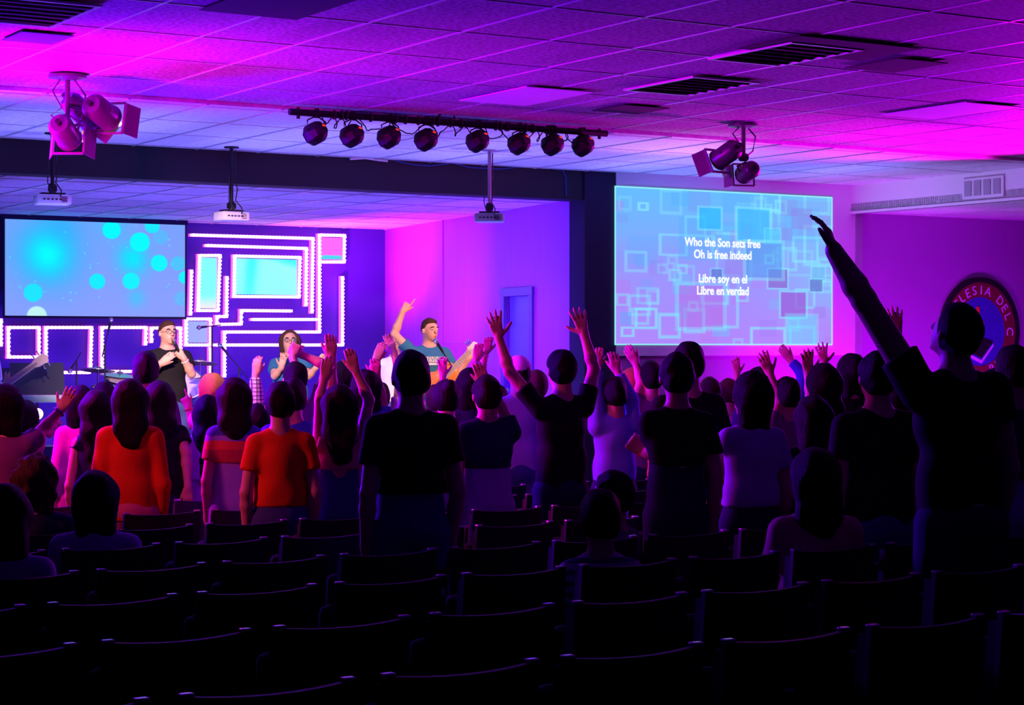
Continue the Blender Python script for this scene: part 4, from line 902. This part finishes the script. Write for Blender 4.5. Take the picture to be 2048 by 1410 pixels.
P('person near the stage with a pink raised forearm beside the wristwatch', 992, 768, 14.6, face=15, hair='short', hc='black', shirt='lilac', sleeve='long', L=(950, 766, 952, 720, 956, 700, 'cup', .1, 1, 1.3))
P('person in white cap under the bare arm of the black t-shirt with wide arms', 1036, 712, 14.4, face=15, hair='short', hc='dark', shirt='lilac', cap='white', snap=False)
P('person in black t-shirt seen from behind with both open hands high and wide', 1121, 697, 11.6, face=28, hair='short', hc='black', shirt='black', pants='navy', L=(1019, 744, 998, 676, 984, 620, 'wide', .25, 1, 1.3), R=(1188, 738, 1168, 668, 1154, 618, 'wide', .25, -1, 1.3), wd=1.05, vox=.0075)
P('person in pale blue long sleeves with rings, arm bent upward', 1228, 752, 13.4, face=20, hair='short', hc='black', shirt='lightblue', pants='navy', sleeve='long', L=(1194, 800, 1193, 738, 1196, 700, 'relax', .2, 1, 1.25), R=(1262, 800, 1236, 745, 1226, 708, 'relax', .2, -1, 1.25), hemy=960)
P('person near the stage with pinkish head between the arms and the dark head', 1262, 735, 15.6, face=10, hair='short', hc='blond', shirt='navy', wd=.85)
P('person with short square dark hair, one hand reaching left above the head', 1302, 722, 14.9, face=15, hair='top', hc='black', shirt='plum', pants='navy', L=(1282, 765, 1272, 728, 1258, 702, 'relax', .2, 1, 1.3))
P('tall person in black t-shirt with forearm lit pink, right of centre', 1352, 702, 10.5, face=12, hair='short', hc='dark', shirt='black', pants='navy', L=(1308, 905, 1285, 905, 1268, 890, 'fist', .5, 1), wd=1.0, hemy=930)
P('tall person with rounded black hair directly behind the dark t-shirt with pink forearm', 1376, 682, 11.6, face=12, hair='short', hc='black', shirt='black', pants='navy', wd=1.08)
P('person with bobbed black hair in pale lilac t-shirt, right of centre', 1500, 743, 10.5, face=28, hair='bob', hc='black', shirt='lilac', pants='navy', hemy=1012, L=(1440, 900, 1432, 960, 1430, 985, 'relax', .3, 1), wd=1.05, hturn=15)
P('person whose pink open hand shows left of the bobbed hair', 1456, 755, 16.0, face=15, hair='short', hc='brown', shirt='rose', R=(1476, 790, 1474, 748, 1470, 710, 'open', .2, 1, 1.2), fem=True)
P('person in dark cap-like short hair right above the bobbed hair', 1516, 733, 13.8, face=15, hair='short', hc='black', shirt='navy')
P('person raising a slim pink-lit arm with open hand right of the lilac t-shirt', 1572, 752, 12.4, face=22, hair='short', hc='black', shirt='plum', L=(1560, 800, 1540, 748, 1524, 708, 'open', .2, 1, 1.35), wd=.95)
P('person in blue long sleeve with a red-lit hand pointing up left', 1628, 750, 16.2, face=15, hair='short', hc='black', shirt='blue', sleeve='long', L=(1606, 748, 1582, 722, 1560, 692, 'relax', .1, 1, 1.4))
P('person with dark silhouette head left of the big group at right, hand open above', 1645, 726, 11.6, face=15, hair='long', hc='black', shirt='black', L=(1622, 790, 1616, 748, 1614, 710, 'open', .2, 1, 1.3), fem=True)
P('person far back whose spread hand rises left of the stretched arm', 1662, 745, 14.6, face=15, hair='short', hc='black', shirt='navy', L=(1652, 770, 1648, 728, 1642, 690, 'wide', .1, 1, 1.4))
P('person with rounded black head just below the stretched arm', 1702, 706, 13.1, face=15, hair='bob', hc='black', shirt='black', wd=1.1)
P('person in blackest shadow between the stretched arm and its owner', 1752, 700, 9.8, face=15, hair='short', hc='black', shirt='black', wd=1.15)
P('person whose spread hand shows behind the elbow of the stretched arm', 1800, 722, 11.4, face=15, hair='short', hc='black', shirt='maroon', R=(1806, 730, 1795, 665, 1790, 612, 'wide', .1, -1, 1.5))
P('person with long black hair and dark clothes in front of the stretched arm group', 1624, 790, 10.6, face=15, hair='long', hc='black', shirt='black', pants='navy', fem=True, wd=1.1)
P('person in red shirt glimpsed between the two dark people at far right', 1985, 735, 10.5, face=15, hair='short', hc='black', shirt='red', wd=1.1)
P('person in maroon shirt half hidden left of the tall dark person at right', 1790, 745, 10.8, face=35, hair='short', hc='black', shirt='maroon', wd=1.05)
P('person with faux-hawk hair edged in magenta, before the singer in black', 291, 703, 13.2, face=10, hair='top', hc='black', shirt='plum', wd=1.05)
P('person with short dark hair behind the magenta-lit long hair', 208, 762, 14.3, face=15, hair='short', hc='black', shirt='navy')
P('person deep in the crowd between the white cap and the wide arms', 1072, 738, 14.9, face=15, hair='short', hc='brown', shirt='rose', wd=.85)
P('person near the stage with purple head right of the tall dark pair', 1418, 752, 14.7, face=15, hair='short', hc='brown', shirt='lilac', wd=.85)
# ================================================================== SEATED PEOPLE
P('seated person with rounded dark hair and lilac t-shirt in the left seats', 191, 940, 8.6, face=10, hair='bob', hc='black', shirt='lilac', seat=True, wd=1.05)
P('seated person with curly brown hair in dark shirt at left', 70, 908, 9.6, face=10, hair='bob', hc='brown', shirt='navy', seat=True, curl=True, wd=1.05)
P('seated person in near black at the bottom left edge of the crowd', 8, 965, 7.9, face=10, hair='bob', hc='black', shirt='lilac', seat=True)
P('seated person with short hair and striped t-shirt at lower centre right', 1198, 977, 7.4, face=16, hair='short', hc='black', shirt='stripes', seat=True, wd=.95)
P('seated person in profile with pink-lit cheek behind the striped t-shirt', 1222, 938, 8.8, face=60, hair='short', hc='black', shirt='plum', seat=True)
P('seated person with long black hair and rose pink shirt in the right seats', 1628, 895, 8.3, face=10, hair='long', hc='black', shirt='rose', seat=True, fem=True, hairlen=.05, wd=1.15)
# ================================================================== SEATS
M_SEATB = mat('seat_shell', (.008, .007, .010), .6); M_SEATF = mat('seat_fabric', (.02, .018, .028), .9, scale=120); M_CAPM = mat('seat_cap_metal', (.6, .6, .62), .25, .8)
def curved(mb, w_, z0, z1, y, th, sag, n=8, dip=.0):
    pf = []
    def pt(i, z, yy): x = -w_ / 2 + w_ * i / n; k = 1 - (2 * i / n - 1) ** 2; return mb.bm.verts.new((x, yy - sag * k, z - dip * k if z == z1 else z))
    A_ = [[pt(i, z, yy) for i in range(n + 1)] for z, yy in ((z0, y), (z1, y - .05), (z1, y - .05 + th), (z0, y + th))]
    for a in range(4):
        for i in range(n): mb.bm.faces.new((A_[a][i], A_[a][i + 1], A_[(a + 1) % 4][i + 1], A_[(a + 1) % 4][i]))
    mb.bm.faces.new([A_[a][0] for a in range(4)]); mb.bm.faces.new([A_[a][n] for a in (3, 2, 1, 0)]); return mb
def seat_proto(down):
    t = empty('auditorium_seat', (0, 0, 0), 'x', 'seat'); parts = []
    curved(MB(), .46, .34, .90, -.03, .022, .028, dip=.012).build('back_shell', M_SEATB, t, True)
    curved(MB(), .42, .42, .87, .0, .05, .02, dip=.02).build('back_cushion', M_SEATF, t, True)
    if down: MB().box((0, .24, .42), (.42, .42, .07), None, .025).build('seat', M_SEATF, t, True)
    else: MB().box((0, .105, .60), (.42, .08, .40), Matrix.Rotation(.08, 3, 'X'), .03).build('seat', M_SEATF, t, True)
    for sx in (-1, 1):
        x = sx * .25
        MB().box((x, .05, .30), (.022, .06, .60), None, .006).box((x, .06, .012), (.03, .26, .024)).build('leg', M_DMETAL, t)
        MB().box((x, .11, .615), (.04, .30, .03), None, .012).build('armrest', M_SEATB, t, True)
        MB().box((sx * .212, -.068, .898), (.036, .026, .016), None, .004).build('metal_cap', M_CAPM, t)
    return t
def dup(t, loc):
    c = t.copy(); COL.objects.link(c); c.location = loc
    for ch in t.children:
        q = ch.copy(); COL.objects.link(q); q.parent = c
    return c
protoU = seat_proto(False); protoD = None; used = False; usedD = False
rown = ['nearest', 'second nearest', 'third nearest', 'fourth', 'fifth', 'sixth', 'seventh', 'frontmost']
PITCH = .535
for ri, Y in enumerate(ROWS):
    sx = [x for (r_, x) in SEATED if r_ == Y]; off = sx[0] if sx else Y * .7
    x0 = Y * .3085 - .25; x1 = Y * 1.0565 + .25; k0 = math.ceil((x0 - off) / PITCH); k1 = math.floor((x1 - off) / PITCH)
    for k in range(k0, k1 + 1):
        X = off + k * PITCH; dn = any(abs(X - q) < .27 for q in sx)
        if dn:
            if protoD is None: protoD = seat_proto(True); o = protoD; o.location = (X, Y, floor_z(Y))
            else: o = dup(protoD, (X, Y, floor_z(Y)))
        else:
            if not used: used = True; o = protoU; o.location = (X, Y, floor_z(Y))
            else: o = dup(protoU, (X, Y, floor_z(Y)))
        o['label'] = ('dark occupied auditorium seat under a seated person in the %s row' if dn else 'dark auditorium seat with folded-up pad in the %s row of seats') % rown[ri]
        o['group'] = ('occupied seats, ' if dn else 'folded seats, ') + rown[ri] + ' row'
# ================================================================== STAGE EQUIPMENT
M_CHR = mat('chrome', (.75, .75, .78), .15, 1.0); M_BRASS = mat('cymbal_bronze', (.75, .6, .45), .25, .9); M_DRUM = mat('drum_shell', (.06, .05, .12), .25); M_HEAD = mat('drum_head', (.75, .72, .75), .5)
def stand(t, h, spread=.28, r_=.009, m_=M_CHR):
    MB().cyl((0, 0, .22), (0, 0, h), r_).build('pole', m_, t)
    for k in range(3):
        a = k * 2 * math.pi / 3 + .5; MB().cyl((0, 0, .28), (math.cos(a) * spread, math.sin(a) * spread, .012), r_).build('leg', m_, t)
def cymbal(px, py, d, rad, label, tilt=(0.1, .1)):
    c = at(px, py, d); t = empty('cymbal_stand', (c.x, c.y, STG), label, 'cymbal', 'cymbals of the drum kit'); h = c.z - STG
    stand(t, h - .01); ax = Vector((tilt[0], tilt[1], 1)).normalized()
    MB().lathe([(0, .03), (.03, .025), (.045, .008), (rad, -.018), (rad, -.021), (.045, .004), (0, .02)], (0, 0, h), ax, 32).build('cymbal_plate', M_BRASS, t, True)
    MB().cyl((0, 0, h), (0, 0, h + .07), .006).build('wing_nut', M_CHR, t)
cymbal(400, 723, 21.2, .20, 'crash cymbal on a tall chrome stand right of the singer in black'); cymbal(196, 738, 21.2, .19, 'hi-hat cymbal on a chrome stand at the left of the drum kit')
cymbal(240, 748, 21.6, .22, 'ride cymbal seen edge-on behind the fauxhawk head', (.05, -.1)); cymbal(408, 757, 20.8, .17, 'lower right cymbal above the blond head')
def drum(px, py, d, rad, dep, ax, label, legs=True, m_=M_DRUM):
    c = at(px, py, d); t = empty('drum', (c.x, c.y, STG), label, 'drum', 'drums of the kit'); p = Vector((0, 0, c.z - STG)); ax = Vector(ax).normalized()
    MB().lathe([(rad, -dep / 2), (rad, dep / 2)], p, ax, 32).build('shell', m_, t, True)
    MB().lathe([(0, dep / 2 + .004), (rad - .01, dep / 2 + .004), (rad, dep / 2)], p, ax, 32).build('drum_head', M_HEAD, t)
    MB().lathe([(0, -dep / 2 - .004), (rad - .01, -dep / 2 - .004), (rad, -dep / 2)], p, ax, 32).build('drum_head', M_HEAD, t)
    for s_ in (-1, 1): MB().lathe([(rad, s_ * dep / 2 - .012), (rad + .012, s_ * dep / 2 - .012), (rad + .012, s_ * dep / 2 + .012), (rad, s_ * dep / 2 + .012)], p, ax, 32).build('hoop', M_CHR, t)
    if legs:
        for k in range(3):
            a = k * 2.09 + .3; MB().cyl(p + Vector((math.cos(a) * rad * .9, math.sin(a) * rad * .9, -dep * .3)), (math.cos(a) * rad * 1.05, math.sin(a) * rad * 1.05, .01), .008).build('leg', M_CHR, t)
drum(376, 776, 21.0, .165, .2, (-.35, -.85, .45), 'tilted tom drum with pale head beside the singer in black'); drum(215, 790, 21.0, .17, .14, (0, -.2, 1), 'snare drum on a chrome stand, left of the kit')
drum(300, 835, 21.6, .27, .40, (-.35, -.94, 0), 'large bass drum at the middle of the kit', False); drum(425, 800, 21.4, .19, .34, (0, 0, 1), 'floor tom standing right of the kit'); drum(236, 775, 21.5, .14, .18, (0, -.4, 1), 'small rack tom near the ride cymbal')
def mic(t, c, ax, L_=.16):
    ax = Vector(ax).normalized(); MB().cyl(c - ax * L_, c, .011, .016).build('mic_handle', M_BLACK, t, True); MB().lathe([(0, .03), (.018, .022), (.025, .0), (.018, -.02), (.014, -.025)], c, ax, 16).build('mic_head', M_METAL, t, True)
def mic_stand(px, ptop, d, tip_px, tip_py, label, vert=None):
    b_ = at(px, ptop, d); t = empty('microphone_stand', (b_.x, b_.y, STG), label, 'microphone stand', 'microphone stands on stage'); h = b_.z - STG
    stand(t, h, .26, .009, M_BLACK); tp = at(tip_px, tip_py, d - .25) - Vector((b_.x, b_.y, STG)); e = Vector((0, 0, h)); dv = (tp - e).normalized()
    MB().cyl(e - dv * .18, tp - dv * .16, .006).build('boom', M_BLACK, t); mic(t, tp, dv)
mic_stand(905, 735, 19.0, 872, 682, 'microphone stand before the guitar singer, boom rising left to the mouth'); mic_stand(210, 690, 20.4, 222, 640, 'overhead microphone pointing up left of the singer in black')
mic_stand(424, 652, 21.6, 398, 655, 'microphone stand whose boom crosses the pale grey LED square'); mic_stand(478, 735, 21.2, 440, 690, 'thin microphone stand between blond head and plaid sleeve'); mic_stand(153, 720, 20.6, 140, 742, 'slender microphone stand behind the music stand')
# hand microphone
t_, arms, *_ = S1; hpnt = Vector(arms[0][2] + arms[0][3] * .07); mt = empty('microphone', hpnt, 'silver topped microphone held at the mouth by the singer in black', 'microphone')
tgt = Vector(S1[11](.0, .125, -.07)); ax = (tgt - hpnt).normalized(); mic(mt, tgt - hpnt - ax * .02, ax, .20)
# guitars
def guitar(cpx, cpy, hpx, hpy, d, label, bodym, size, toward, bass=False):
    c = at(cpx, cpy, d); h = at(hpx, hpy, d + .0); t = empty('guitar', c, label, 'guitar'); u = (h - c); Ln = u.length; u.normalize(); n = Vector((-FX, -FY, 0)); n = (n - u * n.dot(u)).normalized(); v = n.cross(u)
    b = Field(.01); Mx = np.array(Matrix((u, v, n)).transposed()); Cc = np.array(c); U = np.array(u); Vv = np.array(v); 
    b.ell(Cc - U * .10 * size, V3(.17, .20, .05) * size, Mx, k=.03); b.ell(Cc + U * .13 * size, V3(.13, .15, .05) * size, Mx, k=.04)
    b.build('guitar_body', bodym, t, c)
    MB().lathe([(0, .0), (.05 * size, .0)], n * .052 * size + u * .06 * size, n, 24).build('sound_hole', M_BLACK, t)
    rot = Matrix((u, v, n)).transposed(); nm_ = mat('pale_neck', (.75, .68, .62), .4)
    nk = MB(); nk.box(u * (Ln * .52) + n * .035, (Ln * .86, .052, .022), rot); nk.build('neck', nm_, t)
    fr_ = MB()
    for k in range(14): fr_.box(u * (Ln * (.2 + .055 * k)) + n * .047, (.004, .052, .004), rot)
    fr_.build('frets', M_METAL, t)
    MB().prism([(Ln * .94, -.03), (Ln * 1.0, -.045), (Ln * 1.16, -.05), (Ln * 1.19, .0), (Ln * 1.15, .04), (Ln * 1.0, .04), (Ln * .94, .03)], (n * .025, u, v, n), .018).build('headstock', nm_, t)
    for k in range(4 if bass else 6):
        s_ = -1 if k % 2 else 1; q = u * Ln * (1.0 + .045 * (k // (1 if bass else 2)))
        MB().cyl(q + v * s_ * .045 + n * .03, q + v * s_ * .075 + n * .03, .006).lathe([(0, -.012), (.012, 0), (0, .012)], q + v * s_ * .085 + n * .03, v, 8).build('tuning_peg', M_CHR, t)
    st = MB()
    for k in range(4 if bass else 6): st.cyl(-u * .12 + v * (k - 2.5) * .008 + n * .056, u * Ln + v * (k - 2.5) * .007 + n * .050, .0012, n=4)
    st.build('strings', M_METAL, t)
guitar(882, 762, 944, 698, 19.0, 'acoustic guitar with amber orange body held by the blue t-shirt singer', mat('amber_wood', (.75, .22, .05), .3, scale=3, stretch=(1, 8, 1), var=.4), .8, 1)
guitar(-30, 800, 76, 725, 18.1, 'bass guitar with pale neck and headstock reaching in from the left edge', mat('white_lacquer', (.8, .75, .7), .25), .9, 1, True)
# music stands, keyboard, monitor, lamp, fog machine
def music_stand(px, py, d, label, W_=.50, H_=.34, lean=.35):
    c = at(px, py, d); t = empty('music_stand', (c.x, c.y, STG), label, 'music stand', 'music stands on stage'); h = c.z - STG; stand(t, h, .26, .011, M_BLACK)
    rot = Matrix.Rotation(-math.radians(8), 3, 'Z') @ Matrix.Rotation(-lean, 3, 'X'); MB().box((0, 0, h), (W_, .012, H_), rot).build('desk', mat('music_desk', (.02, .03, .04), .3), t)
    MB().box(Vector((0, 0, h)) + rot @ Vector((0, .03, -H_ / 2)), (W_, .06, .01), rot).build('ledge', M_BLACK, t)
music_stand(75, 760, 18.4, 'wide black music stand leaning under the bass headstock'); music_stand(46, 765, 19.4, 'second black music stand partly behind the wide one', .4, .3)
c = at(92, 798, 18.0); kb = empty('keyboard', (c.x, c.y, STG), 'small pale teal keyboard on a stand below the music stand', 'keyboard'); h = c.z - STG; r3 = Matrix.Rotation(-YAW, 3, 'Z')
MB().box((0, 0, h), (.62, .22, .06), r3, .012).build('keyboard_case', mat('pale_teal_plastic', (.35, .75, .72), .35), kb, True); k_ = MB()
for i in range(18): k_.box(r3 @ Vector((-.27 + i * .032, -.04, 0)) + Vector((0, 0, h + .033)), (.028, .12, .01), r3)
k_.build('keys', M_WHITE, kb)
for sx in (-.22, .22):
    for sy in (-.12, .12): q = r3 @ Vector((sx, 0, 0)); q2 = r3 @ Vector((sx * 1.1, sy * 1.6, 0)); MB().cyl(q + Vector((0, 0, h - .03)), (q2.x, q2.y, .01), .012).build('leg', M_BLACK, kb)
c = at(76, 829, 17.4); lt = empty('stage_floor_lamp', (c.x, c.y, STG), 'small glowing pink stage lamp on the stage below the keyboard', 'lamp'); h = c.z - STG
MB().cyl((0, 0, 0), (0, 0, h), .012).lathe([(0, 0), (.09, 0), (.09, .02), (0, .02)], (0, 0, 0), (0, 0, 1), 20).build('stand', M_BLACK, lt)
MB().lathe([(0, -.05), (.04, -.045), (.055, .0), (.055, .03)], (0, 0, h), (-.5, -.8, .2), 20).build('lamp_housing', M_BLACK, lt); MB().lathe([(.052, .022), (.03, .035), (0, .04)], (0, 0, h), (-.5, -.8, .2), 20).build('lamp_lens', mat('pink_glow', (1, .5, .8), .3, emit=(1, .35, .75), strength=5), lt)
def floor_box(px, py, d, size, label, name, m_, cat):
    c = at(px, py, d); z = STG if c.y > SF else floor_z(c.y); t = empty(name, (c.x, c.y, z), label, cat); return t, c.z - z
c = at(90, 905, 17.35); t = empty('monitor_speaker', (c.x, c.y, STG), 'wedge monitor speaker with an orange round badge at the stage edge, left', 'speaker')
f3 = Matrix.Rotation(-YAW, 3, 'Z'); fr0 = (Vector((0, 0, 0)), f3 @ Vector((0, -1, 0)), Vector((0, 0, 1)), f3 @ Vector((1, 0, 0)))
hh_ = .62; MB().prism([(-.25, 0), (.25, 0), (.10, hh_), (-.22, hh_)], (f3 @ Vector((-.32, 0, 0)), *fr0[1:]), .64).build('cabinet', mat('blue_cabinet', (.03, .05, .12), .4), t)
q = f3 @ Vector((.04, -.21, .30)); MB().lathe([(.0, .0), (.05, .0), (.05, .015), (0, .015)], q, f3 @ Vector((0, -1, .3)), 24).build('round_badge', mat('badge_orange', (.9, .3, .02), .4), t)
MB().tube([q + f3 @ Vector((math.sin(k * .2) * .16 + .01, -.03, -.17 + math.cos(k * .2 + .3) * .16 - .0)) for k in range(12, 24)], .028, 10).build('hose', mat('pink_hose', (.8, .35, .25), .4), t, True)
MB().box(f3 @ Vector((-.2, -.16, .50)), (.14, .02, .05), f3).build('display_strip', mat('cool_white_glow', (.5, .7, 1), .3, emit=(.6, .8, 1), strength=1.2), t)

for (px, py, Y, w_, h_, lab) in ((886, 1185, 6.41, .018, .026, 'tiny pale card stuck on a dark seat back near the middle'), (1578, 1380, 4.35, .030, .010, 'tiny pale plate added for a highlight on a seat back at the bottom right')):
    q = on_y(px, py, Y - .115); tag(MB(q).box(q, (w_ , .004, h_)).build('card', M_WHITE), lab, 'card')  # a pale card, and a plate added in place of a seat highlight
